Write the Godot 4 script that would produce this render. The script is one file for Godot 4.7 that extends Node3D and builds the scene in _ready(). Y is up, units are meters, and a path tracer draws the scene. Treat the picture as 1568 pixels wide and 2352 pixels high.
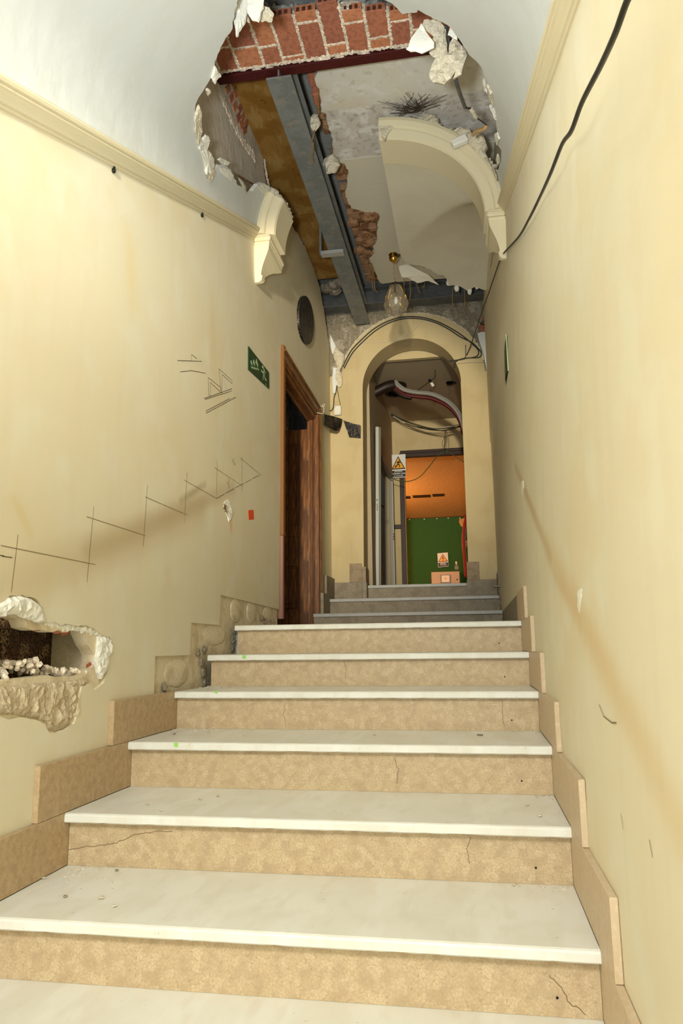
extends Node3D
# An old stair passage under repair: marble steps, yellow plaster walls and a broken vault.
# Helpers come first, then _ready() with camera and light on top, then the shell, then the things.
var M := {}
var used := {}
var rng := RandomNumberGenerator.new()
var nz := FastNoiseLite.new()

# ---------------------------------------------------------------- naming
func numbered(par: Node, called: String) -> String:
	var key = str(par.get_instance_id()) + called
	if not used.has(key):
		used[key] = 0
		return called
	used[key] += 1
	return "%s_%03d" % [called, used[key]]

func put(called: String, st, mat, par: Node = null) -> MeshInstance3D:
	var o := MeshInstance3D.new()
	var p = par if par else self
	o.name = numbered(p, called)
	var mesh = st
	if st is SurfaceTool:
		st.generate_normals()
		mesh = st.commit()
	o.mesh = mesh
	o.material_override = mat
	o.cast_shadow = GeometryInstance3D.SHADOW_CASTING_SETTING_ON
	p.add_child(o, true)
	return o

func tag(o: Node, label: String, category := "", group := "", kind := "") -> Node:
	if label: o.set_meta("label", label)
	if category: o.set_meta("category", category)
	if group: o.set_meta("group", group)
	if kind: o.set_meta("kind", kind)
	return o

func thing(called: String, label: String, category: String, at := Vector3.ZERO, group := "") -> Node3D:
	var o := Node3D.new()
	o.name = numbered(self, called)
	o.position = at
	add_child(o, true)
	tag(o, label, category, group)
	return o

func shell(called: String, label: String, st, mat) -> Node3D:
	var o
	if st:
		o = put(called, st, mat)
	else:
		o = Node3D.new()
		o.name = numbered(self, called)
		add_child(o, true)
	tag(o, label, "", "", "structure")
	return o

# ---------------------------------------------------------------- shapes
func mb(smooth := false) -> SurfaceTool:
	var st := SurfaceTool.new()
	st.begin(Mesh.PRIMITIVE_TRIANGLES)
	st.set_smooth_group(0 if smooth else -1)
	return st

# corners anticlockwise as seen from the front
func tri(st: SurfaceTool, a: Vector3, b: Vector3, c: Vector3, ua := Vector2.ZERO, ub := Vector2.ZERO, uc := Vector2.ZERO) -> void:
	st.set_uv(ua); st.add_vertex(a)
	st.set_uv(uc); st.add_vertex(c)
	st.set_uv(ub); st.add_vertex(b)

func quad(st: SurfaceTool, a: Vector3, b: Vector3, c: Vector3, d: Vector3, ua := Vector2.ZERO, ub := Vector2(1, 0), uc := Vector2(1, 1), ud := Vector2(0, 1)) -> void:
	tri(st, a, b, c, ua, ub, uc)
	tri(st, a, c, d, ua, uc, ud)

func qf(st: SurfaceTool, a, b, c, d, out_: Vector3) -> void:
	if (b - a).cross(c - a).dot(out_) < 0.0:
		quad(st, a, d, c, b)
	else:
		quad(st, a, b, c, d)

func bx(st: SurfaceTool, c: Vector3, s: Vector3, bev := 0.0, b := Basis.IDENTITY) -> void:
	var h = s * 0.5
	var e = min(bev, min(h.x, min(h.y, h.z)) * 0.9)
	var ax = [Vector3.RIGHT, Vector3.UP, Vector3.BACK]
	for i in 3:
		var u = (i + 1) % 3
		var v = (i + 2) % 3
		for sg in [-1.0, 1.0]:
			var n = ax[i] * sg
			var base = n * h[i]
			var pu = ax[u] * (h[u] - e)
			var pv = ax[v] * (h[v] - e)
			qf(st, c + b * (base - pu - pv), c + b * (base + pu - pv), c + b * (base + pu + pv), c + b * (base - pu + pv), b * n)
	if e <= 0.0: return
	for i in 3:
		var u = (i + 1) % 3
		var v = (i + 2) % 3
		for su in [-1.0, 1.0]:
			for sv in [-1.0, 1.0]:
				var l = ax[i] * (h[i] - e)
				var p1 = ax[u] * su * h[u] + ax[v] * sv * (h[v] - e)
				var p2 = ax[u] * su * (h[u] - e) + ax[v] * sv * h[v]
				qf(st, c + b * (p1 - l), c + b * (p1 + l), c + b * (p2 + l), c + b * (p2 - l), b * (ax[u] * su + ax[v] * sv))
	for sx in [-1.0, 1.0]:
		for sy in [-1.0, 1.0]:
			for sz in [-1.0, 1.0]:
				var g = Vector3(sx, sy, sz)
				var p = c + b * Vector3(sx * h.x, sy * (h.y - e), sz * (h.z - e))
				var q = c + b * Vector3(sx * (h.x - e), sy * h.y, sz * (h.z - e))
				var r = c + b * Vector3(sx * (h.x - e), sy * (h.y - e), sz * h.z)
				if (q - p).cross(r - p).dot(b * g) < 0.0: tri(st, p, r, q)
				else: tri(st, p, q, r)

func box(lo: Vector3, hi: Vector3, bev := 0.0) -> SurfaceTool:
	var st := mb()
	bx(st, (lo + hi) * 0.5, hi - lo, bev)
	return st

# a flat outline given thickness: f(point, depth) places it, depths d0 (front) and d1 (back)
func prism(st: SurfaceTool, poly: PackedVector2Array, f: Callable, d0: float, d1: float, uvs := Vector2.ONE, uvo := Vector2.ZERO) -> void:
	var pl := poly
	if Geometry2D.is_polygon_clockwise(pl):
		pl = pl.duplicate()
		pl.reverse()
	var ix := Geometry2D.triangulate_polygon(pl)
	var n0: Vector3 = f.call(pl[0], d0) - f.call(pl[0], d1)
	for k in range(0, ix.size(), 3):
		for side in 2:
			var d = d0 if side == 0 else d1
			var a: Vector3 = f.call(pl[ix[k]], d)
			var b: Vector3 = f.call(pl[ix[k + 1]], d)
			var c: Vector3 = f.call(pl[ix[k + 2]], d)
			var ua = pl[ix[k]] * uvs + uvo
			var ub = pl[ix[k + 1]] * uvs + uvo
			var uc = pl[ix[k + 2]] * uvs + uvo
			if ((b - a).cross(c - a).dot(n0) > 0.0) == (side == 0): tri(st, a, b, c, ua, ub, uc)
			else: tri(st, a, c, b, ua, uc, ub)
	for i in pl.size():
		var p = pl[i]
		var q = pl[(i + 1) % pl.size()]
		var dir = q - p
		var outp = p + (q - p) * 0.5 + Vector2(dir.y, -dir.x).normalized() * 0.01
		var o: Vector3 = f.call(outp, d0) - f.call(p + (q - p) * 0.5, d0)
		var a: Vector3 = f.call(p, d0)
		var b: Vector3 = f.call(q, d0)
		var c: Vector3 = f.call(q, d1)
		var d: Vector3 = f.call(p, d1)
		if (b - a).cross(c - a).dot(o) > 0.0: quad(st, a, b, c, d, p * uvs + uvo, q * uvs + uvo, q * uvs + uvo, p * uvs + uvo)
		else: quad(st, a, d, c, b, p * uvs + uvo, p * uvs + uvo, q * uvs + uvo, q * uvs + uvo)

func fz(z0: float) -> Callable:      # outline in x,y standing at z0, depth towards -z
	return func(p, d): return Vector3(p.x, p.y, z0 - d)

func fx(x0: float) -> Callable:      # outline in z,y on a side wall, depth towards -x
	return func(p, d): return Vector3(x0 - d, p.y, p.x)

func fy(y0: float) -> Callable:      # outline in x,z lying flat, depth upwards
	return func(p, d): return Vector3(p.x, y0 + d, p.y)

func rect(a: float, b: float, c: float, d: float) -> PackedVector2Array:
	return PackedVector2Array([Vector2(a, b), Vector2(c, b), Vector2(c, d), Vector2(a, d)])

# an outline cut finer and shaken: broken edges
func ragged(poly: PackedVector2Array, step: float, amp: float, closed := true, sd := 1) -> PackedVector2Array:
	var r := RandomNumberGenerator.new()
	r.seed = sd
	var out := PackedVector2Array()
	var n = poly.size() if closed else poly.size() - 1
	for i in n:
		var a = poly[i]
		var b = poly[(i + 1) % poly.size()]
		var k = maxi(1, int(a.distance_to(b) / step))
		var nn = (b - a).orthogonal().normalized()
		for j in k:
			out.append(a.lerp(b, (j + r.randf_range(-0.25, 0.25) * (1 if j > 0 else 0)) / float(k)) + nn * r.randf_range(-amp, amp) * (1.0 if j > 0 else 0.3))
	if not closed: out.append(poly[poly.size() - 1])
	return out

func spline(pts: Array, k := 6) -> Array:
	if pts.size() < 3: return pts
	var out := []
	for i in pts.size() - 1:
		var p0 = pts[maxi(i - 1, 0)]
		var p1 = pts[i]
		var p2 = pts[i + 1]
		var p3 = pts[mini(i + 2, pts.size() - 1)]
		for j in k:
			out.append(p1.cubic_interpolate(p2, p0, p3, j / float(k)))
	out.append(pts[pts.size() - 1])
	return out

func tube(st: SurfaceTool, pts: Array, r0: float, n := 6, r1 := -1.0, ribs := 0.0) -> void:
	var rings := []
	var up := Vector3.UP
	for i in pts.size():
		var t: Vector3 = (pts[mini(i + 1, pts.size() - 1)] - pts[maxi(i - 1, 0)]).normalized()
		if absf(t.dot(up)) > 0.95: up = Vector3.RIGHT if absf(t.x) < 0.8 else Vector3.BACK
		var s := t.cross(up).normalized()
		up = s.cross(t).normalized()
		var r = r0 if r1 < 0.0 else lerpf(r0, r1, i / float(pts.size() - 1))
		if ribs > 0.0 and i % 2 == 1: r *= 1.0 - ribs
		var ring := []
		for k in n:
			var a = TAU * k / n
			ring.append(pts[i] + (s * cos(a) + up * sin(a)) * r)
		rings.append(ring)
	for i in pts.size() - 1:
		for k in n:
			var k2 = (k + 1) % n
			quad(st, rings[i][k], rings[i][k2], rings[i + 1][k2], rings[i + 1][k], Vector2(0, i), Vector2(1, i), Vector2(1, i + 1), Vector2(0, i + 1))
	for k in range(1, n - 1):
		tri(st, rings[0][0], rings[0][k + 1], rings[0][k])
		tri(st, rings[-1][0], rings[-1][k], rings[-1][k + 1])

func wire(pts: Array, r: float, n := 6, sub := 6) -> SurfaceTool:
	var st := mb(true)
	tube(st, spline(pts, sub), r, n)
	return st

func lathe(st: SurfaceTool, prof: PackedVector2Array, at: Vector3, n := 20, b := Basis.IDENTITY) -> void:
	for i in prof.size() - 1:
		for k in n:
			var a0 = TAU * k / n
			var a1 = TAU * (k + 1) / n
			var p = prof[i]
			var q = prof[i + 1]
			var v = [Vector3(p.x * cos(a0), p.y, p.x * sin(a0)), Vector3(p.x * cos(a1), p.y, p.x * sin(a1)), Vector3(q.x * cos(a1), q.y, q.x * sin(a1)), Vector3(q.x * cos(a0), q.y, q.x * sin(a0))]
			quad(st, at + b * v[0], at + b * v[3], at + b * v[2], at + b * v[1])

# broken lump of plaster or mortar
func lump(st: SurfaceTool, c: Vector3, s: Vector3, sd: int, rough := 0.35, b := Basis.IDENTITY, nu := 9, nv := 6) -> void:
	nz.seed = sd
	nz.frequency = 1.1
	var P := []
	for j in nv + 1:
		var row := []
		for i in nu:
			var th = PI * j / nv
			var ph = TAU * i / nu
			var d = Vector3(sin(th) * cos(ph), cos(th), sin(th) * sin(ph))
			var k = 1.0 + rough * nz.get_noise_3dv(d * 1.3 + Vector3(sd, 0, 0)) + rough * 0.6 * nz.get_noise_3dv(d * 3.7 + Vector3(0, sd, 0))
			row.append(c + b * (d * s * k))
		P.append(row)
	for j in nv:
		for i in nu:
			var i2 = (i + 1) % nu
			if j > 0: tri(st, P[j][i], P[j][i2], P[j + 1][i2])
			if j < nv - 1: tri(st, P[j][i], P[j + 1][i2], P[j + 1][i])

# torn flake: outline pts (world), given thickness along n, crumpled
func flake(st: SurfaceTool, pts: Array, thick: float, n: Vector3, sd := 1, amp := 0.004) -> void:
	var r := RandomNumberGenerator.new()
	r.seed = sd
	var c := Vector3.ZERO
	for p in pts: c += p
	c /= pts.size()
	c += n * r.randf_range(-1, 1) * amp * 2.0
	var A := []
	var B := []
	for i in pts.size():
		for j in 3:
			var p = pts[i].lerp(pts[(i + 1) % pts.size()], j / 3.0)
			var sh = Vector3(r.randf_range(-1, 1), r.randf_range(-1, 1), r.randf_range(-1, 1)) * amp * (1.0 if j else 0.4)
			A.append(p + sh)
			B.append(p + sh * 0.6 - n * thick * r.randf_range(0.6, 1.2) + (c - p) * 0.05)
	var m = A.size()
	for i in m:
		var k = (i + 1) % m
		tri(st, c, A[i], A[k])
		tri(st, c - n * thick, B[k], B[i])
		quad(st, A[i], B[i], B[k], A[k])

# broken crust along a line: a knobbly strip of torn plaster or mortar
func crust(st: SurfaceTool, pts: Array, r: float, sd: int, n: Vector3, flat := 0.6, step := 0.007) -> void:
	nz.seed = sd
	nz.frequency = 1.0
	var P := []
	for i in pts.size() - 1:
		var k = maxi(1, int(pts[i].distance_to(pts[i + 1]) / step))
		for j in k: P.append(pts[i].lerp(pts[i + 1], j / float(k)))
	P.append(pts[-1])
	var m = 7
	var R := []
	for i in P.size():
		var t: Vector3 = (P[mini(i + 1, P.size() - 1)] - P[maxi(i - 1, 0)]).normalized()
		var s = t.cross(n).normalized()
		var ring := []
		var big = 1.0 + 0.7 * nz.get_noise_1d(i * step * 28.0)
		var sh = s * nz.get_noise_2d(i * step * 40.0, 9.0) * r * 0.9
		for k in m:
			var a = TAU * k / m
			var q = r * big * (1.0 + 0.85 * nz.get_noise_2d(i * step * 75.0, k * 3.1))
			ring.append(P[i] + sh + s * cos(a) * q + n * sin(a) * q * flat)
		R.append(ring)
	for i in R.size() - 1:
		for k in m:
			var k2 = (k + 1) % m
			tri(st, R[i][k], R[i][k2], R[i + 1][k2])
			tri(st, R[i][k], R[i + 1][k2], R[i + 1][k])
	for k in range(1, m - 1):
		tri(st, R[0][0], R[0][k + 1], R[0][k])
		tri(st, R[-1][0], R[-1][k], R[-1][k + 1])

# broken slab of plaster: outline in space, rough front with relief, a back and torn edges
func crag(st: SurfaceTool, pts: Array, thick: float, n: Vector3, relief: float, cell: float, sd: int) -> void:
	var r := RandomNumberGenerator.new()
	r.seed = sd
	nz.seed = sd
	nz.frequency = 1.0
	var c := Vector3.ZERO
	for p in pts: c += p
	c /= pts.size()
	var ux = (pts[1] - pts[0]).slide(n).normalized()
	var uy = n.cross(ux).normalized()
	var poly := PackedVector2Array()
	for p in pts: poly.append(Vector2((p - c).dot(ux), (p - c).dot(uy)))
	poly = ragged(poly, cell * 0.7, cell * 0.16, true, sd)
	var dep := func(q: Vector2) -> float:      # the outline keeps its own depth
		var wsum := 0.0
		var d := 0.0
		for p in pts:
			var w = 1.0 / (0.0004 + q.distance_squared_to(Vector2((p - c).dot(ux), (p - c).dot(uy))))
			wsum += w
			d += w * (p - c).dot(n)
		return d / wsum
	var all := PackedVector2Array(poly)
	var lo = poly[0]
	var hi = poly[0]
	for p in poly:
		lo = lo.min(p)
		hi = hi.max(p)
	var inner := Geometry2D.offset_polygon(poly, -cell * 0.35)
	var y = lo.y
	while y < hi.y:
		var x = lo.x
		while x < hi.x:
			var q = Vector2(x + r.randf() * cell * 0.7, y + r.randf() * cell * 0.7)
			for ip in inner:
				if Geometry2D.is_point_in_polygon(q, ip): all.append(q)
			x += cell
		y += cell
	var ix := Geometry2D.triangulate_delaunay(all)
	var F := []
	for i in all.size():
		var q = all[i]
		var e = 0.15 if i < poly.size() else 1.0
		var h = relief * e * (0.7 + 1.0 * nz.get_noise_2d(q.x * 14.0, q.y * 14.0) + 0.8 * nz.get_noise_2d(q.x * 42.0, q.y * 42.0))
		F.append(c + ux * q.x + uy * q.y + n * (dep.call(q) + h))
	for k in range(0, ix.size(), 3):
		var m = (all[ix[k]] + all[ix[k + 1]] + all[ix[k + 2]]) / 3.0
		if not Geometry2D.is_point_in_polygon(m, poly): continue
		var a = F[ix[k]]
		var b = F[ix[k + 1]]
		var d = F[ix[k + 2]]
		if (b - a).cross(d - a).dot(n) > 0.0: tri(st, a, b, d)
		else: tri(st, a, d, b)
		var off = -n * thick
		if (b - a).cross(d - a).dot(n) > 0.0: tri(st, a + off, d + off, b + off)
		else: tri(st, a + off, b + off, d + off)
	for i in poly.size():
		var k = (i + 1) % poly.size()
		var m = (F[i] + F[k]) * 0.5 - c
		qf(st, F[i], F[k], F[k] - n * thick, F[i] - n * thick, m - n * m.dot(n))

# surface patch f(u,v) with thickness along g(u,v)
func patch(st: SurfaceTool, nu: int, nv: int, f: Callable) -> void:
	var P := []
	for j in nv + 1:
		var row := []
		for i in nu + 1:
			row.append(f.call(i / float(nu), j / float(nv)))
		P.append(row)
	for j in nv:
		for i in nu:
			quad(st, P[j][i], P[j][i + 1], P[j + 1][i + 1], P[j + 1][i], Vector2(i / float(nu), j / float(nv)), Vector2((i + 1) / float(nu), j / float(nv)), Vector2((i + 1) / float(nu), (j + 1) / float(nv)), Vector2(i / float(nu), (j + 1) / float(nv)))

# sweep a closed or open 2D profile along frames: each frame [origin, axis_a, axis_b]
func sweep(st: SurfaceTool, prof: PackedVector2Array, frames: Array, flip := false, caps := true) -> void:
	var R := []
	for fr in frames:
		var row := []
		for p in prof: row.append(fr[0] + fr[1] * p.x + fr[2] * p.y)
		R.append(row)
	for i in frames.size() - 1:
		for k in prof.size():
			var k2 = (k + 1) % prof.size()
			if flip: quad(st, R[i][k], R[i + 1][k], R[i + 1][k2], R[i][k2])
			else: quad(st, R[i][k], R[i][k2], R[i + 1][k2], R[i + 1][k])
	if caps:
		var ix := Geometry2D.triangulate_polygon(prof)
		for k in range(0, ix.size(), 3):
			for e in [0, R.size() - 1]:
				tri(st, R[e][ix[k]], R[e][ix[k + 1]], R[e][ix[k + 2]])

func ribbon(st: SurfaceTool, pts: Array, w: float, n: Vector3) -> void:
	for i in pts.size() - 1:
		var t = (pts[i + 1] - pts[i]).normalized()
		var s = t.cross(n).normalized() * w * 0.5
		qf(st, pts[i] - s, pts[i] + s, pts[i + 1] + s, pts[i + 1] - s, n)

# ---------------------------------------------------------------- textures
func noise_data(size: Vector2i, freq: float, sd: int, kind := 0, oct := 4, stretch := Vector2.ONE) -> PackedByteArray:
	var n := FastNoiseLite.new()
	n.seed = sd
	n.frequency = freq
	n.noise_type = FastNoiseLite.TYPE_SIMPLEX_SMOOTH
	if kind > 0:
		n.noise_type = FastNoiseLite.TYPE_CELLULAR
		n.cellular_return_type = [0, FastNoiseLite.RETURN_CELL_VALUE, FastNoiseLite.RETURN_DISTANCE2_SUB, FastNoiseLite.RETURN_DISTANCE][kind]
		n.cellular_jitter = 0.95
		n.domain_warp_enabled = true
		n.domain_warp_amplitude = 14.0
		n.domain_warp_frequency = freq * 1.6
	n.fractal_octaves = oct
	n.fractal_type = FastNoiseLite.FRACTAL_FBM if oct > 1 else FastNoiseLite.FRACTAL_NONE
	var im := n.get_seamless_image(maxi(16, int(size.x * stretch.x)), maxi(16, int(size.y * stretch.y)))
	im.convert(Image.FORMAT_L8)
	if stretch != Vector2.ONE: im.resize(size.x, size.y, Image.INTERPOLATE_CUBIC)
	return im.get_data()

# base colour with layers [bytes, colour (a = strength), lo, hi]
func mottle(size: Vector2i, base: Color, layers: Array) -> Image:
	var n = size.x * size.y
	var out := PackedByteArray()
	out.resize(n * 3)
	var L := []
	for l in layers:
		var lut := PackedFloat32Array()
		lut.resize(256)
		for i in 256: lut[i] = smoothstep(l[2], l[3], i / 255.0) * l[1].a
		L.append(lut)
	var R0 = base.r * 255.0
	var G0 = base.g * 255.0
	var B0 = base.b * 255.0
	var D := []
	var CR := []
	for l in layers:
		D.append(l[0])
		CR.append(Vector3(l[1].r, l[1].g, l[1].b) * 255.0)
	var m = layers.size()
	for i in n:
		var c := Vector3(R0, G0, B0)
		for k in m:
			var lut: PackedFloat32Array = L[k]
			var d: PackedByteArray = D[k]
			var a := lut[d[i]]
			if a > 0.004: c = c.lerp(CR[k], a)
		out[i * 3] = int(c.x)
		out[i * 3 + 1] = int(c.y)
		out[i * 3 + 2] = int(c.z)
	return Image.create_from_data(size.x, size.y, false, Image.FORMAT_RGB8, out)

func tex(im: Image) -> ImageTexture:
	return ImageTexture.create_from_image(im)

func grey(size: Vector2i, data: PackedByteArray) -> ImageTexture:
	return tex(Image.create_from_data(size.x, size.y, false, Image.FORMAT_L8, data))

func mat(called: String, col: Color, rough := 0.8, t = null, tile := 1.0, metal := 0.0, bump = null, bump_cm := 0.0, world := true) -> StandardMaterial3D:
	var m := StandardMaterial3D.new()
	m.resource_name = called
	m.albedo_color = col
	m.roughness = rough
	m.metallic = metal
	m.metallic_specular = 0.4
	if t:
		m.albedo_texture = t
	if bump:
		m.heightmap_enabled = true
		m.heightmap_texture = bump
		m.heightmap_scale = bump_cm
	if (t or bump) and tile > 0.0:
		m.uv1_triplanar = true
		m.uv1_world_triplanar = world
		m.uv1_scale = Vector3.ONE / tile
	M[called] = m
	return m

# soft stain band between two points (pixels) blended into an image
func smear(im: Image, a: Vector2, b: Vector2, w: float, col: Color) -> void:
	var lo = Vector2i(maxi(0, int(min(a.x, b.x) - w)), maxi(0, int(min(a.y, b.y) - w)))
	var hi = Vector2i(mini(im.get_width() - 1, int(max(a.x, b.x) + w)), mini(im.get_height() - 1, int(max(a.y, b.y) + w)))
	var ab = b - a
	var l2 = max(ab.length_squared(), 0.001)
	for y in range(lo.y, hi.y + 1):
		for x in range(lo.x, hi.x + 1):
			var p = Vector2(x, y)
			var t = clampf((p - a).dot(ab) / l2, 0.0, 1.0)
			var d = p.distance_to(a + ab * t) / w
			if d < 1.0:
				var k = (1.0 - d) * (1.0 - d) * (1.0 + 2.0 * d) * col.a * (0.55 + 0.45 * sin(PI * clampf(t, 0.08, 0.92)))
				var c = im.get_pixel(x, y)
				im.set_pixel(x, y, c.lerp(Color(col.r, col.g, col.b), k))

# ---------------------------------------------------------------- materials
func make_materials() -> void:
	var s5 := Vector2i(512, 512)
	var s10 := Vector2i(1024, 1024)
	var soft := noise_data(s5, 0.006, 3, 0, 5)
	var fine := noise_data(s5, 0.05, 4, 0, 4)
	var grain := noise_data(s5, 0.22, 5, 0, 2)
	var streak := noise_data(s5, 0.03, 6, 0, 4, Vector2(1.0, 0.12))
	var relief := grey(s5, noise_data(s5, 0.02, 8, 0, 5))
	var rough_relief := grey(s5, noise_data(s5, 0.035, 9, 0, 6))
	# painted wall: one picture per wall so that its own stains sit where they belong
	var ws := Vector2i(1200, 744)
	var wsoft := noise_data(ws, 0.006, 13, 0, 4)
	var wpatch := noise_data(ws, 0.02, 14, 0, 5)
	var wstreak := noise_data(ws, 0.05, 16, 0, 3, Vector2(1.0, 0.1))
	for side in 2:
		var im := mottle(ws, Color(0.90, 0.86, 0.745), [[wsoft, Color(0.885, 0.83, 0.685, 0.6), 0.40, 0.75], [wpatch, Color(0.91, 0.885, 0.79, 0.6), 0.52, 0.8], [wstreak, Color(0.86, 0.81, 0.67, 0.15), 0.55, 0.8]])
		im.convert(Image.FORMAT_RGB8)
		var px = func(z, y): return Vector2((3.4 - z) / 10.0 * 1200.0, (5.2 - y) / 6.2 * 744.0)
		if side == 0:
			# hand-worn band where a rail was, a few dirty drips
			smear(im, px.call(-0.35, 1.02), px.call(-2.2, 1.62), 18.0, Color(0.70, 0.59, 0.42, 0.34))
			smear(im, px.call(-1.0, 1.25), px.call(-2.75, 1.86), 10.0, Color(0.64, 0.54, 0.39, 0.36))
			smear(im, px.call(-1.9, 1.62), px.call(-2.25, 1.78), 4.0, Color(0.50, 0.42, 0.30, 0.34))
			smear(im, px.call(-1.22, 2.66), px.call(-1.28, 2.40), 12.0, Color(0.88, 0.78, 0.52, 0.34))
			smear(im, px.call(-2.3, 2.9), px.call(-2.35, 2.5), 10.0, Color(0.84, 0.77, 0.54, 0.3))
			smear(im, px.call(-0.52, 1.36), px.call(-0.62, 1.26), 4.0, Color(0.86, 0.74, 0.46, 0.3))
			smear(im, px.call(-2.72, 1.64), px.call(-2.72, 1.60), 5.0, Color(0.9, 0.45, 0.26, 0.35))
			smear(im, px.call(-0.28, 0.62), px.call(-0.28, 0.50), 2.0, Color(0.66, 0.56, 0.36, 0.3))
			smear(im, px.call(-0.98, 0.78), px.call(-1.0, 0.66), 2.0, Color(0.66, 0.56, 0.36, 0.3))
		else:
			smear(im, px.call(-2.9, 1.95), px.call(-1.25, 1.20), 7.0, Color(0.74, 0.60, 0.40, 0.5))
			smear(im, px.call(-1.35, 1.25), px.call(0.3, 0.62), 12.0, Color(0.82, 0.68, 0.45, 0.46))
			smear(im, px.call(-1.2, 1.14), px.call(-0.6, 0.95), 5.0, Color(0.80, 0.66, 0.42, 0.2))
		var m := mat("wall_left_paint" if side == 0 else "wall_right_paint", Color.WHITE, 0.72, tex(im), 0.0)
		m.texture_repeat = false
	var plain_im := mottle(s5, Color(0.76, 0.69, 0.525), [[soft, Color(0.735, 0.66, 0.49, 0.8), 0.45, 0.75], [streak, Color(0.70, 0.62, 0.45, 0.3), 0.58, 0.85]])
	mat("paint", Color.WHITE, 0.75, tex(plain_im), 1.6, 0.0, relief, 0.12)
	mat("cream_trim", Color(0.86, 0.81, 0.67), 0.6, null, 0.7, 0.0, relief, 0.08)
	mat("grey_paint", Color(0.66, 0.60, 0.49), 0.8, null, 1.0, 0.0, relief, 0.1)
	mat("green_grey_paint", Color(0.42, 0.41, 0.33), 0.7, null, 1.0, 0.0, relief, 0.1)
	var white_im := mottle(s5, Color(0.845, 0.855, 0.84), [[soft, Color(0.825, 0.83, 0.805, 0.7), 0.4, 0.75], [fine, Color(0.87, 0.875, 0.86, 0.5), 0.6, 0.85]])
	mat("vault_white", Color.WHITE, 0.8, tex(white_im), 1.4, 0.0, relief, 0.15)
	mat("landing_white", Color(1.0, 0.955, 0.86), 0.8, tex(white_im), 1.4, 0.0, relief, 0.15)
	mat("crack", Color(0.40, 0.29, 0.17), 0.9)
	mat("fresh_plaster", Color(0.93, 0.915, 0.86), 0.9, null, 0.25, 0.0, rough_relief, 0.25)
	var cream_im := mottle(s5, Color(0.80, 0.755, 0.655), [[fine, Color(0.90, 0.86, 0.77, 0.9), 0.45, 0.7], [grain, Color(0.62, 0.55, 0.43, 0.5), 0.62, 0.85]])
	mat("broken_plaster", Color.WHITE, 0.95, tex(cream_im), 0.35, 0.0, rough_relief, 0.6)
	var mort_im := mottle(s5, Color(0.60, 0.555, 0.47), [[fine, Color(0.75, 0.69, 0.58, 0.9), 0.45, 0.72], [grain, Color(0.38, 0.33, 0.25, 0.6), 0.6, 0.85], [soft, Color(0.47, 0.42, 0.33, 0.6), 0.5, 0.75]])
	mat("broken_mortar", Color.WHITE, 0.95, tex(mottle(s5, Color(0.80, 0.72, 0.58), [[fine, Color(0.70, 0.64, 0.54, 0.9), 0.45, 0.65], [soft, Color(0.88, 0.82, 0.70, 0.8), 0.5, 0.75]])), 0.3, 0.0, rough_relief, 0.6)
	mat("mortar", Color.WHITE, 0.95, tex(mort_im), 0.5, 0.0, rough_relief, 1.2)
	mat("pale_mortar", Color(1.5, 1.52, 1.6), 0.95, tex(mort_im), 0.4, 0.0, rough_relief, 0.9)
	var bed_im := mottle(s5, Color(0.88, 0.82, 0.69), [[fine, Color(0.91, 0.86, 0.75, 0.9), 0.45, 0.72], [soft, Color(0.79, 0.71, 0.57, 0.7), 0.5, 0.8], [grain, Color(0.56, 0.50, 0.39, 0.6), 0.74, 0.9]])
	mat("mortar_bed", Color.WHITE, 0.95, tex(bed_im), 0.5, 0.0, rough_relief, 0.15)
	var wallm := mottle(s5, Color(0.55, 0.51, 0.43), [[soft, Color(0.68, 0.64, 0.56, 0.9), 0.5, 0.7], [fine, Color(0.42, 0.37, 0.29, 0.6), 0.55, 0.8], [streak, Color(0.70, 0.67, 0.60, 0.5), 0.6, 0.8]])
	mat("old_masonry", Color.WHITE, 0.95, tex(wallm), 0.9, 0.0, rough_relief, 1.5)
	var brown_brick := mottle(s5, Color(0.40, 0.30, 0.22), [[soft, Color(0.66, 0.55, 0.40, 0.9), 0.55, 0.7], [fine, Color(0.22, 0.16, 0.11, 0.9), 0.5, 0.65], [grain, Color(0.6, 0.55, 0.48, 0.6), 0.72, 0.85]])  # mottled dark brown brick colour
	mat("brown_masonry", Color.WHITE, 0.95, tex(brown_brick), 0.35, 0.0, rough_relief, 1.0)
	var slab_im := mottle(s10, Color(0.87, 0.85, 0.795), [[noise_data(s10, 0.004, 21, 0, 5), Color(0.86, 0.82, 0.735, 0.9), 0.35, 0.75], [noise_data(s10, 0.012, 22, 0, 5), Color(0.92, 0.91, 0.875, 0.6), 0.5, 0.8], [noise_data(s10, 0.02, 23, 0, 5), Color(0.74, 0.69, 0.60, 0.5), 0.6, 0.9]])
	mat("slab_plaster", Color.WHITE, 0.9, tex(slab_im), 2.2, 0.0, relief, 0.2)
	mat("slab_stained", Color.WHITE, 0.9, tex(mottle(s10, Color(0.82, 0.785, 0.73), [[noise_data(s10, 0.005, 121, 0, 6), Color(0.91, 0.89, 0.85, 0.9), 0.48, 0.75], [noise_data(s10, 0.014, 122, 0, 6), Color(0.68, 0.63, 0.56, 0.7), 0.55, 0.85]])), 1.1, 0.0, relief, 0.2)
	mat("slab_cream", Color(0.85, 0.815, 0.72), 0.85, null, 1.2, 0.0, relief, 0.15)
	var gw_im := mottle(s5, Color(0.84, 0.80, 0.73), [[streak, Color(0.88, 0.85, 0.79, 0.8), 0.5, 0.75], [soft, Color(0.78, 0.73, 0.66, 0.7), 0.5, 0.75], [fine, Color(0.91, 0.89, 0.85, 0.5), 0.66, 0.85]])
	mat("raw_plaster", Color.WHITE, 0.95, tex(gw_im), 1.0, 0.0, relief, 0.3)
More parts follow.
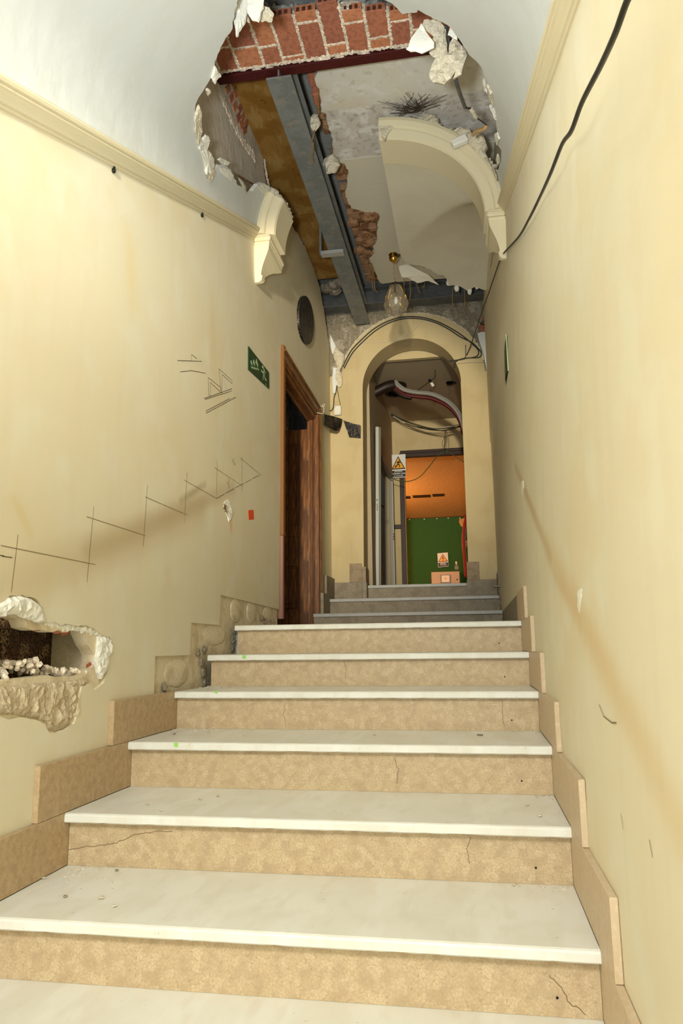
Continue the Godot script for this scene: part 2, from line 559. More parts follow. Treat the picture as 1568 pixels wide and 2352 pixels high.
	mat("cement_grey", Color(0.56, 0.555, 0.53), 0.95, null, 0.7, 0.0, rough_relief, 0.5)
	# stones
	var cells := noise_data(s10, 0.030, 31, 2, 2)
	var cells2 := noise_data(s10, 0.075, 32, 2, 1)
	var cval := noise_data(s10, 0.030, 31, 1, 1)
	var st := noise_data(s10, 0.012, 33, 0, 5)
	var stone_im := mottle(s10, Color(0.78, 0.69, 0.54), [[cval, Color(0.845, 0.765, 0.615, 0.6), 0.3, 0.95], [cells2, Color(0.69, 0.585, 0.44, 0.45), 0.30, 0.02], [cells, Color(0.615, 0.51, 0.38, 0.6), 0.12, 0.0], [st, Color(0.70, 0.605, 0.47, 0.6), 0.4, 0.75]])
	mat("riser_stone", Color.WHITE, 0.42, tex(stone_im), 0.75)
	mat("skirt_stone", Color(0.95, 0.93, 0.91), 0.45, tex(stone_im), 0.5)
	mat("skirt_stone_pale", Color(0.98, 0.95, 0.92), 0.5, tex(mottle(s5, Color(0.81, 0.745, 0.63), [[streak, Color(0.77, 0.69, 0.56, 0.6), 0.5, 0.8], [fine, Color(0.86, 0.81, 0.71, 0.6), 0.5, 0.8]])), 0.6)
	var marb := mottle(s10, Color(0.905, 0.895, 0.845), [[noise_data(s10, 0.003, 41, 0, 5), Color(0.885, 0.87, 0.81, 0.8), 0.35, 0.75], [noise_data(s10, 0.006, 42, 0, 5, Vector2(1.0, 0.35)), Color(0.925, 0.92, 0.88, 0.7), 0.45, 0.75], [noise_data(s10, 0.014, 45, 0, 5, Vector2(1.0, 0.3)), Color(0.86, 0.835, 0.76, 0.45), 0.5, 0.9], [noise_data(s10, 0.03, 43, 0, 3), Color(0.68, 0.64, 0.55, 0.5), 0.88, 0.95]])
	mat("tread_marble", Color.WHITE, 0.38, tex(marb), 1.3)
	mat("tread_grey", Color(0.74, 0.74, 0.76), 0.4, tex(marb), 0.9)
	var gst := mottle(s5, Color(0.55, 0.505, 0.425), [[fine, Color(0.62, 0.575, 0.49, 0.8), 0.5, 0.75], [grain, Color(0.46, 0.41, 0.33, 0.5), 0.6, 0.85], [soft, Color(0.49, 0.44, 0.36, 0.7), 0.5, 0.75]])
	mat("grey_stone", Color.WHITE, 0.6, tex(gst), 0.6)
	mat("block_stone", Color(1.08, 1.04, 1.0), 0.7, tex(gst), 0.35, 0.0, rough_relief, 0.3)
	# brick
	for k in 4:
		var c = [Color(0.79, 0.51, 0.355), Color(0.73, 0.46, 0.34), Color(0.81, 0.53, 0.37), Color(0.69, 0.43, 0.33)][k]
		var im := mottle(Vector2i(256, 256), c, [[noise_data(Vector2i(256, 256), 0.03, 51 + k, 0, 4), c.darkened(0.12), 0.4, 0.8], [noise_data(Vector2i(256, 256), 0.06, 61 + k, 0, 4, Vector2(1.0, 0.12)), Color(0.75, 0.45, 0.32, 0.4), 0.6, 0.8], [noise_data(Vector2i(256, 256), 0.09, 71 + k, 0, 3), Color(0.85, 0.72, 0.62, 0.8), 0.80, 0.88]])
		mat("brick_%d" % k, Color.WHITE, 0.9, tex(im), 0.3, 0.0, rough_relief, 0.15)
	mat("brick_pale", Color(0.70, 0.56, 0.44), 0.95, tex(mottle(s5, Color(0.95, 0.92, 0.86), [[soft, Color(0.62, 0.52, 0.42, 0.9), 0.45, 0.7], [fine, Color(1, 0.85, 0.7, 0.6), 0.5, 0.8]])), 0.5, 0.0, rough_relief, 0.4)
	mat("brick_orange", Color(0.66, 0.37, 0.24), 0.95, null, 0.3, 0.0, rough_relief, 0.4)
	mat("brick_hole_shade", Color(0.36, 0.19, 0.12), 1.0)  # dark tone painted for the shade inside the hollow bricks
	# metals and wood
	var rust := mottle(s5, Color(0.455, 0.465, 0.455), [[soft, Color(0.41, 0.42, 0.41, 0.8), 0.45, 0.7], [fine, Color(0.50, 0.505, 0.49, 0.4), 0.6, 0.8], [noise_data(s5, 0.012, 81, 0, 4), Color(0.53, 0.50, 0.45, 0.6), 0.62, 0.8]])
	mat("steel_paint", Color(1.08, 1.08, 1.07), 0.55, tex(rust), 0.9)
	mat("steel_dark", Color(0.80, 0.80, 0.80), 0.6, tex(rust), 0.9)
	mat("red_primer", Color(0.30, 0.075, 0.06), 0.7, tex(mottle(s5, Color(1, 1, 1), [[fine, Color(0.7, 0.55, 0.55, 0.8), 0.5, 0.75]])), 0.4)
	var ply := mottle(s5, Color(0.52, 0.385, 0.17), [[noise_data(s5, 0.02, 91, 0, 5, Vector2(1.0, 0.3)), Color(0.58, 0.46, 0.26, 0.8), 0.5, 0.72], [soft, Color(0.46, 0.315, 0.10, 0.9), 0.45, 0.7], [noise_data(s5, 0.06, 92, 0, 4, Vector2(1.0, 0.15)), Color(0.42, 0.28, 0.10, 0.5), 0.6, 0.9], [noise_data(s5, 0.02, 93, 0, 3), Color(0.26, 0.16, 0.05, 0.7), 0.88, 0.95]])
	mat("plywood", Color(1.15,1.15,1.15), 0.75, tex(ply), 1.2)
	var wd := mottle(s5, Color(0.42, 0.26, 0.13), [[noise_data(s5, 0.05, 95, 0, 4, Vector2(1.0, 0.08)), Color(0.58, 0.38, 0.19, 0.9), 0.5, 0.75], [noise_data(s5, 0.02, 97, 0, 4, Vector2(1.0, 0.06)), Color(0.30, 0.17, 0.08, 0.7), 0.5, 0.8], [noise_data(s5, 0.15, 96, 0, 3), Color(0.50, 0.36, 0.22, 0.7), 0.76, 0.88]])
	mat("dark_wood", Color.WHITE, 0.38, tex(wd), 0.5)
	mat("wood_edge", Color(0.45, 0.29, 0.12), 0.55)
	mat("wood_edge_pale", Color(0.55, 0.40, 0.34), 0.7)
	mat("brown_wood", Color(0.20, 0.125, 0.085), 0.5)
	mat("door_metal", Color(0.68, 0.68, 0.64), 0.45)
	mat("door_face", Color(0.40, 0.395, 0.33), 0.5)
	mat("zinc", Color(0.51, 0.495, 0.45), 0.5, null, 1.0, 0.2)
	mat("chrome", Color(0.75, 0.75, 0.74), 0.25, null, 1.0, 1.0)
	mat("brass", Color(0.83, 0.66, 0.30), 0.22, null, 1.0, 1.0)
	mat("black", Color(0.035, 0.033, 0.03), 0.5)
	mat("cable_black", Color(0.17, 0.165, 0.15), 0.45)
	mat("cable_grey", Color(0.20, 0.20, 0.17), 0.55)
	mat("cable_white", Color(0.78, 0.75, 0.66), 0.55)
	mat("cable_green", Color(0.25, 0.33, 0.15), 0.55)
	mat("red_pipe", Color(0.30, 0.045, 0.035), 0.5)
	mat("orange_pipe", Color(0.70, 0.16, 0.06), 0.5)
	mat("brown_pipe", Color(0.12, 0.07, 0.045), 0.5)
	mat("pvc_grey", Color(0.52, 0.51, 0.48), 0.45)
	mat("conduit_steel", Color(0.42, 0.44, 0.45), 0.35, null, 1.0, 0.6)
	mat("white_plastic", Color(0.86, 0.85, 0.80), 0.5)
	mat("straw", Color(0.55, 0.43, 0.25), 0.9)
	mat("twig", Color(0.27, 0.23, 0.17), 0.9)
	mat("graphite", Color(0.30, 0.26, 0.19), 0.8)
	mat("graphite_pale", Color(0.52, 0.44, 0.30), 0.8)
	mat("orange_spray", Color(0.92, 0.33, 0.16), 0.7)
	mat("green_spray", Color(0.60, 0.84, 0.40), 0.7)
	mat("sign_green", Color(0.07, 0.25, 0.13), 0.45, tex(mottle(Vector2i(128, 128), Color(0.85, 0.95, 0.85), [[noise_data(Vector2i(128, 128), 0.04, 99, 0, 4), Color(1, 1, 1, 0.9), 0.45, 0.7]])), 0.3)
	mat("sign_pale", Color(0.66, 0.75, 0.58), 0.5)
	mat("sign_white", Color(0.86, 0.86, 0.84), 0.4)
	mat("sign_yellow", Color(0.92, 0.66, 0.07), 0.4)
	mat("sign_black", Color(0.025, 0.025, 0.025), 0.45)
	mat("green_wall", Color(0.17, 0.34, 0.15), 0.85, null, 1.0, 0.0, relief, 0.15)
	mat("ochre_plaster", Color(0.74, 0.60, 0.40), 0.85, null, 0.8, 0.0, relief, 0.4)
	mat("cabinet_beige", Color(0.72, 0.64, 0.54), 0.45)
	var bm := mottle(Vector2i(256, 256), Color(0.035, 0.034, 0.03), [[noise_data(Vector2i(256, 256), 0.03, 101, 0, 5, Vector2(1.0, 0.25)), Color(0.30, 0.27, 0.23, 0.9), 0.56, 0.68], [noise_data(Vector2i(256, 256), 0.06, 102, 0, 4), Color(0.55, 0.50, 0.44, 0.9), 0.70, 0.80]])
	mat("black_marble", Color.WHITE, 0.5, tex(bm), 0.35)
	var g := mat("glass", Color(1, 1, 1, 0.12), 0.05)
	g.transparency = BaseMaterial3D.TRANSPARENCY_ALPHA
	var g2 := mat("smoked_glass", Color(0.60, 0.56, 0.48, 0.30), 0.08)
	g2.transparency = BaseMaterial3D.TRANSPARENCY_ALPHA
	var lw := mat("unseen_panel_white", Color(0.95, 0.95, 0.93), 0.5)  # glowing face of the unseen panel behind the camera
	lw.emission_enabled = true
	lw.emission = Color(1.0, 0.99, 0.96)
	lw.emission_energy_multiplier = 1.0
	var bl := mat("lamp_glow", Color(1, 0.75, 0.4), 0.4)
	bl.emission_enabled = true
	bl.emission = Color(1.0, 0.62, 0.25)
	bl.emission_energy_multiplier = 4.0

# ---------------------------------------------------------------- measures of the place
const TY := [0.0, 0.165, 0.339, 0.516, 0.686, 0.85, 1.017, 1.19, 1.36, 1.53]          # tread heights
const TZ := [0.0, -0.441, -0.898, -1.359, -1.826, -2.26, -2.715, -5.17, -5.76, -6.28]   # nosing fronts
const W := 1.655

func xl(z: float) -> float: return -0.012 + 0.0085 * z
func xr(y: float, z: float) -> float:
	var base = 1.674 + (0.010 / 6.2) * minf(z, 0.0)
	var s = 0.35 - 0.376 * minf(z, 0.0) if z > -3.0 else 1.5
	var t = clampf((-z - 3.1) / 3.1, 0.0, 1.0)
	return base + 0.058 * clampf((y - s) / 2.2, 0.0, 1.0) * (1.0 - t) - (0.012 * t if y > 3.0 else 0.0)
func fl(off := 0.0) -> Callable:          # on the left wall: point (z, y), depth into the wall
	return func(p, d): return Vector3(xl(p.x) + off - d, p.y, p.x)
func spring(z: float) -> float:
	return 3.79 + 0.421 * (-3.13 - minf(z, 0.45))
func vault(a: float, z: float, grow := 0.0) -> Vector3:
	var t = deg_to_rad(a)
	return Vector3(0.85 + (0.865 + grow) * cos(t), spring(z) + (0.82 + grow) * sin(t), z)
func groin(x: float, z: float) -> float:
	var h1 = 0.68 * sqrt(clampf(1.0 - pow((x - 0.85) / 0.81, 2), 0, 1))
	var h2 = 0.68 * sqrt(clampf(1.0 - pow((z + 4.82) / 1.42, 2), 0, 1))
	return 3.8 + maxf(h1, h2)

func _ready() -> void:
	rng.seed = 7
	# camera
	var cam := Camera3D.new()
	cam.name = "camera"
	cam.position = Vector3(1.38681, 0.88038, 1.55231)
	cam.rotation_order = EULER_ORDER_YXZ
	cam.rotation = Vector3(0.181074, 0.170939, -0.011557)
	cam.fov = 69.3016
	cam.near = 0.05
	cam.far = 60.0
	add_child(cam)
	cam.current = true
	# sky outside the unseen opening behind the camera
	var env := Environment.new()
	env.background_mode = Environment.BG_SKY
	var sky := Sky.new()
	var sm := ProceduralSkyMaterial.new()
	sm.sky_top_color = Color(0.62, 0.74, 0.92)
	sm.sky_horizon_color = Color(0.90, 0.92, 0.95)
	sm.ground_bottom_color = Color(0.45, 0.43, 0.40)
	sm.ground_horizon_color = Color(0.75, 0.74, 0.72)
	sm.sky_energy_multiplier = 1.0
	sky.sky_material = sm
	env.sky = sky
	env.background_energy_multiplier = 1.0
	env.tonemap_mode = Environment.TONE_MAPPER_LINEAR
	env.tonemap_exposure = 1.06
	env.sdfgi_enabled = true
	env.ssao_enabled = true
	env.ssil_enabled = true
	var we := WorldEnvironment.new()
	we.name = "world_environment"
	we.environment = env
	add_child(we)
	# daylight source out of view behind the camera, placed to light the passage
	var day := AreaLight3D.new()
	day.name = "unseen_daylight"
	day.area_size = Vector2(1.4, 2.3)
	day.light_color = Color(0.93, 0.97, 1.0)
	day.light_energy = 12.0
	day.area_range = 30.0
	day.shadow_enabled = true
	add_child(day)
	day.position = Vector3(0.85, 0.85, 7.9)
	# unseen light above the camera, standing for flash bounced off the vault
	var hall := AreaLight3D.new()
	hall.name = "unseen_bounce_light"
	hall.area_size = Vector2(0.8, 1.3)
	hall.light_color = Color(0.96, 0.98, 1.0)
	hall.light_energy = 12.5
	hall.area_range = 30.0
	hall.shadow_enabled = true
	add_child(hall)
	hall.look_at_from_position(Vector3(0.92, 2.80, 2.7), Vector3(0.78, 0.0, 0.5), Vector3.RIGHT)
	# unseen lamp left of the camera standing for the flash, lights the vault
	var lamp := SpotLight3D.new()
	lamp.name = "unseen_flash_light"
	lamp.light_color = Color(0.95, 0.98, 1.0)
	lamp.light_energy = 16.0
	lamp.light_size = 0.11
	lamp.spot_range = 30.0
	lamp.spot_attenuation = 2.0
	lamp.spot_angle = 26.0
	lamp.spot_angle_attenuation = 1.0
	lamp.shadow_enabled = true
	add_child(lamp)
	lamp.look_at_from_position(Vector3(1.08, 1.0, 1.65), Vector3(0.62, 4.6, -2.9))
	# added fill spot behind the camera, brightens the landing and far left wall
	var beam := SpotLight3D.new()
	beam.name = "added_fill_spot"
	beam.light_color = Color(1.0, 0.95, 0.84)
	beam.light_energy = 145.0
	beam.light_size = 0.25
	beam.spot_range = 40.0
	beam.spot_attenuation = 2.0
	beam.spot_angle = 11.0
	beam.spot_angle_attenuation = 1.0
	beam.shadow_enabled = true
	add_child(beam)
	beam.look_at_from_position(Vector3(1.50, 1.55, 7.3), Vector3(0.12, 3.1, -5.2))
	make_materials()
	make_shell()
	make_stairs()
	make_ceiling()
	make_left_things()
	make_far_room()
	make_small_things()

# ---------------------------------------------------------------- walls, floors
func make_shell() -> void:
	var hp := thing("unseen_glow_panel", "unseen glowing panel behind the viewpoint, standing for light bounced off the vault", "lamp", Vector3(0.92, 2.84, 2.72))
	var hs := mb()
	bx(hs, Vector3.ZERO, Vector3(1.3, 0.03, 0.8), 0.004, Basis(Vector3.UP, PI / 2) * Basis(Vector3.BACK, 0.0))
	put("panel", hs, M.unseen_panel_white, hp)  # out of view, glows in place of light bounced off the vault
	# left wall: a coat of painted plaster over masonry, with a hole knocked in it
	var wl := shell("wall_left", "yellow painted plaster wall along the left side of the stairs", null, null)
	var uvs := Vector2(-0.1, -1.0 / 6.2)
	var uvo := Vector2(0.34, 5.2 / 6.2)
	var peel := PackedVector2Array([Vector2(-0.371,0.993),Vector2(-0.449,1.006),Vector2(-0.500,1.027),Vector2(-0.535,1.049),Vector2(-0.599,1.057),Vector2(-0.648,1.053),Vector2(-0.694,1.044),Vector2(-0.728,1.020),Vector2(-0.748,0.977),Vector2(-0.808,0.977),Vector2(-0.842,0.968),Vector2(-0.900,0.973),Vector2(-0.955,0.970),Vector2(-0.999,0.972),Vector2(-1.075,0.965),Vector2(-1.121,0.949),Vector2(-1.165,0.933),Vector2(-1.208,0.932),Vector2(-1.229,0.914),Vector2(-1.233,0.870),Vector2(-1.216,0.850),Vector2(-1.203,0.795),Vector2(-1.175,0.755),Vector2(-1.141,0.743),Vector2(-1.108,0.734),Vector2(-1.062,0.760),Vector2(-1.009,0.753),Vector2(-0.997,0.717),Vector2(-0.985,0.680),Vector2(-0.987,0.657),Vector2(-0.966,0.626),Vector2(-0.909,0.611),Vector2(-0.848,0.606),Vector2(-0.804,0.612),Vector2(-0.780,0.641),Vector2(-0.737,0.658),Vector2(-0.691,0.666),Vector2(-0.633,0.677),Vector2(-0.596,0.675),Vector2(-0.551,0.682),Vector2(-0.486,0.700),Vector2(-0.406,0.705)])
	var cav := PackedVector2Array([Vector2(-0.374,0.970),Vector2(-0.452,0.980),Vector2(-0.506,0.980),Vector2(-0.537,0.992),Vector2(-0.554,1.003),Vector2(-0.584,0.985),Vector2(-0.632,0.979),Vector2(-0.653,0.957),Vector2(-0.684,0.950),Vector2(-0.762,0.949),Vector2(-0.873,0.948),Vector2(-1.010,0.957),Vector2(-1.042,0.925),Vector2(-1.064,0.903),Vector2(-1.109,0.864),Vector2(-1.119,0.832),Vector2(-1.100,0.816),Vector2(-1.029,0.805),Vector2(-0.974,0.792),Vector2(-0.890,0.789),Vector2(-0.778,0.798),Vector2(-0.701,0.797),Vector2(-0.605,0.795),Vector2(-0.517,0.789),Vector2(-0.397,0.780)])
	# stepped outline where the stone skirting is gone
	var top := PackedVector2Array()
	var arc := PackedVector2Array([Vector2(-3.859,4.615),Vector2(-4.217,4.576),Vector2(-4.692,4.754),Vector2(-5.198,4.777),Vector2(-5.490,4.755),Vector2(-5.780,4.756),Vector2(-6.030,4.569),Vector2(-6.212,4.417),Vector2(-6.344,4.263)])
	var lowcut := PackedVector2Array([Vector2(8.0, -0.75), Vector2(-1.55, -0.75)])
	var notch := PackedVector2Array([Vector2(-1.714,0.700),Vector2(-1.726,0.853),Vector2(-2.128,0.868),Vector2(-2.172,0.868),Vector2(-2.181,1.018),Vector2(-2.651,1.015),Vector2(-2.658,1.193),Vector2(-3.912,1.208)])
	var body := PackedVector2Array([Vector2(8.0, -0.75)])
	body.append_array(PackedVector2Array([Vector2(-1.645, -0.75), Vector2(-1.655, 0.852), Vector2(-2.085, 0.852), Vector2(-2.095, 1.015), Vector2(-2.54, 1.015), Vector2(-2.555, 1.188), Vector2(-3.93, 1.17)]))
	body.append_array(PackedVector2Array([Vector2(-3.96, 3.30), Vector2(-5.44, 3.24), Vector2(-5.40, 0.9), Vector2(-6.5, 0.9), Vector2(-6.5, 3.9)]))
	var up := ragged(PackedVector2Array([Vector2(-6.20, 4.18), Vector2(-6.06, 4.33), Vector2(-5.88, 4.50), Vector2(-5.62, 4.66), Vector2(-5.30, 4.70), Vector2(-4.95, 4.70), Vector2(-4.60, 4.66), Vector2(-4.30, 4.58), Vector2(-4.05, 4.50), Vector2(-3.80, 4.40), Vector2(-3.45, 4.2)]), 0.03, 0.012, false, 4)
	body.append_array(up)
	body.append_array(PackedVector2Array([Vector2(-3.15, spring(-3.15) + 0.03), Vector2(0.45, spring(0.45) + 0.03), Vector2(8.0, spring(0.45) + 0.03)]))
	var st := mb()
	var rp := ragged(peel, 0.02, 0.004, true, 2)
	for cell in [rect(-0.75, -2, 9, 9), rect(-9, -2, -0.75, 9)]:
		for pc in Geometry2D.intersect_polygons(body, cell):
			for q in Geometry2D.clip_polygons(pc, rp):
				prism(st, q, fl(), 0.0, 0.014, uvs, uvo)
	put("painted_plaster", st, M.wall_left_paint, wl)
	st = mb()
	var base := PackedVector2Array([Vector2(8.0, -0.75), Vector2(-3.915, -0.75), Vector2(-3.945, 3.31), Vector2(-5.455, 3.25), Vector2(-5.41, 0.6), Vector2(-6.5, 0.6), Vector2(-6.5, 4.1), Vector2(-5.85, 4.42), Vector2(-5.3, 4.62), Vector2(-4.3, 4.54), Vector2(-3.2, 3.9), Vector2(0.45, spring(0.45) + 0.05), Vector2(8.0, spring(0.45) + 0.05)])
	var rc := ragged(cav, 0.025, 0.006, true, 3)
	for cell in [rect(-0.6, -2, 9, 9), rect(-9, -2, -0.6, 9)]:
		for pc in Geometry2D.intersect_polygons(base, cell):
			for q in Geometry2D.clip_polygons(pc, rc):
				prism(st, q, fl(-0.0141), 0.0, 0.05)
	put("mortar_bed", st, M.mortar_bed, wl)
	# the hollow behind the hole
	st = mb()
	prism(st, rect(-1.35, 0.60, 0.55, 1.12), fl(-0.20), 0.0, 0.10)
	put("hollow_back", st, M.brown_masonry, wl)
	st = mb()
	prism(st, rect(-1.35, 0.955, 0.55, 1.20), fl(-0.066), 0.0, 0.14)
	put("hollow_lintel", st, M.brown_masonry, wl)
	st = mb()
	prism(st, rect(-1.35, 0.40, 0.55, 0.788), fl(-0.066), 0.0, 0.14)
	put("hollow_sill", st, M.mortar, wl)
	st = mb()
	prism(st, rect(-1.40, 0.68, -1.13, 0.96), fl(-0.066), 0.0, 0.14)
	put("hollow_end", st, M.mortar_bed, wl)
	st = mb()   # outer leaf that closes the wall towards the neighbour
	for q in [rect(8.0, -0.75, -4.1, 5.2), rect(-4.1, 3.45, -5.30, 5.2), rect(-5.55, -0.75, -6.6, 5.2), rect(-5.2, 4.6, -6.6, 5.2)]:
		prism(st, q, fl(-0.32), 0.0, 0.1)
	put("outer_leaf", st, M.old_masonry, wl)
	# thick white plaster lip round the hole and the mess on its floor
	var lip := [Vector3(-0.012,1.014,-0.463),Vector3(-0.012,1.039,-0.526),Vector3(-0.013,1.046,-0.594),Vector3(-0.014,1.036,-0.663),Vector3(-0.014,1.004,-0.707),Vector3(-0.014,0.970,-0.721)]
	st = mb()
	crag(st, [Vector3(-0.015,0.996,-0.429),Vector3(-0.015,1.015,-0.468),Vector3(-0.016,1.042,-0.530),Vector3(-0.016,1.052,-0.598),Vector3(-0.017,1.044,-0.657),Vector3(-0.017,1.024,-0.705),Vector3(-0.017,0.995,-0.734),Vector3(-0.017,0.974,-0.742),Vector3(-0.017,0.967,-0.711),Vector3(-0.017,0.972,-0.675),Vector3(-0.016,0.977,-0.645),Vector3(-0.016,0.983,-0.606),Vector3(-0.016,0.993,-0.576),Vector3(-0.016,0.992,-0.549),Vector3(-0.015,0.983,-0.515),Vector3(-0.015,0.978,-0.451),Vector3(-0.015,0.977,-0.431)], 0.04, Vector3(0.8, -0.6, 0).normalized(), 0.010, 0.016, 21)
	crust(st, [Vector3(-0.033,0.978,-0.766),Vector3(-0.033,0.971,-0.838),Vector3(-0.034,0.967,-0.896),Vector3(-0.034,0.964,-0.981),Vector3(-0.035,0.961,-1.052),Vector3(-0.036,0.949,-1.120),Vector3(-0.036,0.930,-1.193),Vector3(-0.037,0.921,-1.237)], 0.012, 22, Vector3.RIGHT)
	crag(st, [Vector3(-0.022,0.933,-1.123),Vector3(-0.022,0.933,-1.165),Vector3(-0.022,0.920,-1.217),Vector3(-0.022,0.876,-1.228),Vector3(-0.022,0.856,-1.208),Vector3(-0.022,0.803,-1.192),Vector3(-0.022,0.772,-1.152),Vector3(-0.022,0.797,-1.129),Vector3(-0.021,0.838,-1.111),Vector3(-0.022,0.887,-1.120)], 0.03, Vector3(0.9, 0, 0.3).normalized(), 0.008, 0.012, 23)
	put("plaster_lip", st, M.fresh_plaster, wl)
	var kk = 0
	for p in [Vector3(-0.048,0.976,-0.709),Vector3(-0.048,0.960,-0.742),Vector3(-0.049,0.953,-0.867),Vector3(-0.050,0.952,-0.926),Vector3(-0.048,1.011,-0.656),Vector3(-0.047,0.731,-0.577),Vector3(-0.047,0.703,-0.603),Vector3(-0.047,0.682,-0.619),Vector3(-0.052,0.874,-1.131),Vector3(-0.052,0.822,-1.119)]:
		st = mb()
		lump(st, p, Vector3(0.012, 0.014, 0.024), 70 + kk, 0.6)
		put("broken_brick", st, M.brick_orange if kk % 3 < 2 else M.brick_1, wl)
		kk += 1
	st = mb()
	var rr := RandomNumberGenerator.new()
	rr.seed = 11
	for i in 260:
		var z = rr.randf_range(-1.10, 0.1)
		var dpt = rr.randf_range(0.02, 0.19)
		var h = 0.79 + 0.055 * exp(-pow((z + 0.72) / 0.22, 2)) * rr.randf_range(0.3, 1.0) + 0.01 * rr.randf()
		var s = rr.randf_range(0.006, 0.016)
		lump(st, Vector3(xl(z) - dpt, h, z), Vector3(s, s * 0.7, s), 100 + i, 0.5, Basis.from_euler(Vector3(rr.randf() * 3, rr.randf() * 3, 0)), 6, 4)
	var rub := put("hole_rubble", st, M.pale_mortar, wl)
	rub.set_meta("kind", "stuff")
	# scraped lumps below the hole
	st = mb()
	crag(st, [Vector3(-0.029,0.770,-0.455),Vector3(-0.030,0.775,-0.538),Vector3(-0.031,0.776,-0.675),Vector3(-0.032,0.774,-0.830),Vector3(-0.034,0.778,-1.005),Vector3(-0.034,0.772,-1.086),Vector3(-0.034,0.745,-1.040),Vector3(-0.034,0.701,-1.013),Vector3(-0.034,0.655,-1.005),Vector3(-0.033,0.622,-0.975),Vector3(-0.033,0.616,-0.920),Vector3(-0.032,0.610,-0.864),Vector3(-0.032,0.620,-0.825),Vector3(-0.032,0.653,-0.790),Vector3(-0.031,0.670,-0.712),Vector3(-0.030,0.684,-0.638),Vector3(-0.030,0.695,-0.547),Vector3(-0.029,0.709,-0.463)], 0.01, Vector3.RIGHT, 0.014, 0.014, 24)
	put("mortar_scrape", st, M.broken_mortar, wl)
	# beds left by the missing skirting stones: dabs of old mortar
	var dab := func(c: Vector3, sy: float, sz: float, sd: int):
		var s := mb(true)
		lump(s, c, Vector3(0.007, sy, sz), sd, 0.10, Basis.IDENTITY, 20, 14)
		put("mortar_dab", s, M.mortar_bed, wl)
	for q in [[Vector3(-0.048,1.114,-2.878)], [Vector3(-0.051,1.121,-3.222)]]:
		dab.call(q[0], 0.075, 0.11, 300)
	dab.call([Vector3(-0.055,1.125,-3.643)][0], 0.055, 0.12, 302)
	dab.call([Vector3(-0.043,0.770,-1.947)][0], 0.07, 0.16, 303)
	dab.call([Vector3(-0.047,0.960,-2.494)][0], 0.06, 0.19, 304)
	st = mb()
	for p in [Vector3(-0.037,0.815,-2.270),Vector3(-0.038,0.758,-2.300),Vector3(-0.038,0.699,-2.331),Vector3(-0.042,0.986,-2.839),Vector3(-0.042,0.933,-2.824),Vector3(-0.042,0.881,-2.810),Vector3(-0.037,0.861,-2.221),Vector3(-0.038,0.878,-2.320),Vector3(-0.033,0.710,-1.787),Vector3(-0.050,1.082,-3.744),Vector3(-0.048,1.067,-3.563),Vector3(-0.047,1.087,-3.448)]:
		lump(st, p, Vector3(0.012, 0.022, 0.025), int(p.y * 5000.0), 0.6)
	put("mortar_crumb", st, M.mortar, wl)
	# raw upper wall behind the vault, its ragged top showing brick
	var wu := shell("wall_upper_left", "raw grey plaster of the old wall seen through the hole in the vault", null, null)
	st = mb()
	var rt := ragged(PackedVector2Array([Vector2(-4.098,4.449),Vector2(-4.095,4.653),Vector2(-3.695,4.573),Vector2(-3.613,4.653),Vector2(-3.530,4.826),Vector2(-3.343,4.801),Vector2(-3.123,4.797),Vector2(-2.899,4.759),Vector2(-2.657,4.678),Vector2(-2.400,4.523)]), 0.04, 0.012, false, 9)
	rt.append(Vector2(-1.2, 4.6)); rt.append(Vector2(0.3, 4.6)); rt.append(Vector2(0.3, 2.2)); rt.append(Vector2(-2.0, 2.6)); rt.append(Vector2(-3.2, 3.5))
	prism(st, rt, fl(-0.06), 0.0, 0.05)
	put("grey_plaster", st, M.raw_plaster, wu)
	kk = 0
	for p in [Vector3(-0.097,4.618,-2.685),Vector3(-0.097,4.613,-2.762),Vector3(-0.098,4.609,-2.841),Vector3(-0.099,4.587,-2.924),Vector3(-0.099,4.591,-2.997),Vector3(-0.100,4.595,-3.071),Vector3(-0.098,4.724,-2.856),Vector3(-0.099,4.686,-2.961),Vector3(-0.100,4.666,-3.025),Vector3(-0.100,4.680,-3.112)]:
		st = mb()
		bx(st, p + Vector3(0.0, 0.0, 0.0), Vector3(0.016, 0.05, 0.13), 0.006, Basis(Vector3.RIGHT, 0.9 + 0.1 * sin(kk)))
		put("brick", st, M["brick_%d" % (kk % 4)], wu)
		kk += 1
	st = mb()
	crust(st, [Vector3(-0.091,4.504,-2.498),Vector3(-0.092,4.460,-2.536),Vector3(-0.092,4.453,-2.626),Vector3(-0.093,4.451,-2.758),Vector3(-0.095,4.462,-2.906),Vector3(-0.096,4.479,-3.020),Vector3(-0.097,4.501,-3.128),Vector3(-0.098,4.569,-3.333)], 0.03, 430, Vector3.RIGHT, 0.15)
	crust(st, [Vector3(-0.093,4.782,-2.885),Vector3(-0.093,4.805,-3.000),Vector3(-0.094,4.810,-3.109),Vector3(-0.096,4.819,-3.246),Vector3(-0.097,4.817,-3.365),Vector3(-0.098,4.834,-3.515),Vector3(-0.099,4.757,-3.595),Vector3(-0.099,4.649,-3.665),Vector3(-0.100,4.605,-3.761)], 0.016, 431, Vector3.RIGHT, 0.5)
	put("mortar_edge", st, M.pale_mortar, wu)

	# right wall: slightly leaning, so a fine patch with thickness
	var wr := shell("wall_right", "plain yellow painted wall rising along the right side of the stairs", null, null)
	st = mb(true)
	var zs := [8.0, 4.0, 1.5, 0.6, 0.0, -0.5, -1.0, -1.5, -2.0, -2.5, -3.0, -3.1, -3.6, -4.2, -4.8, -5.4, -6.0, -6.5]
	var ysl := [-0.75, 0.0, 0.4, 0.8, 1.2, 1.6, 2.0, 2.4, 2.8, 3.0, 3.01, 3.4, 3.8, 4.2, 4.6, 4.8]
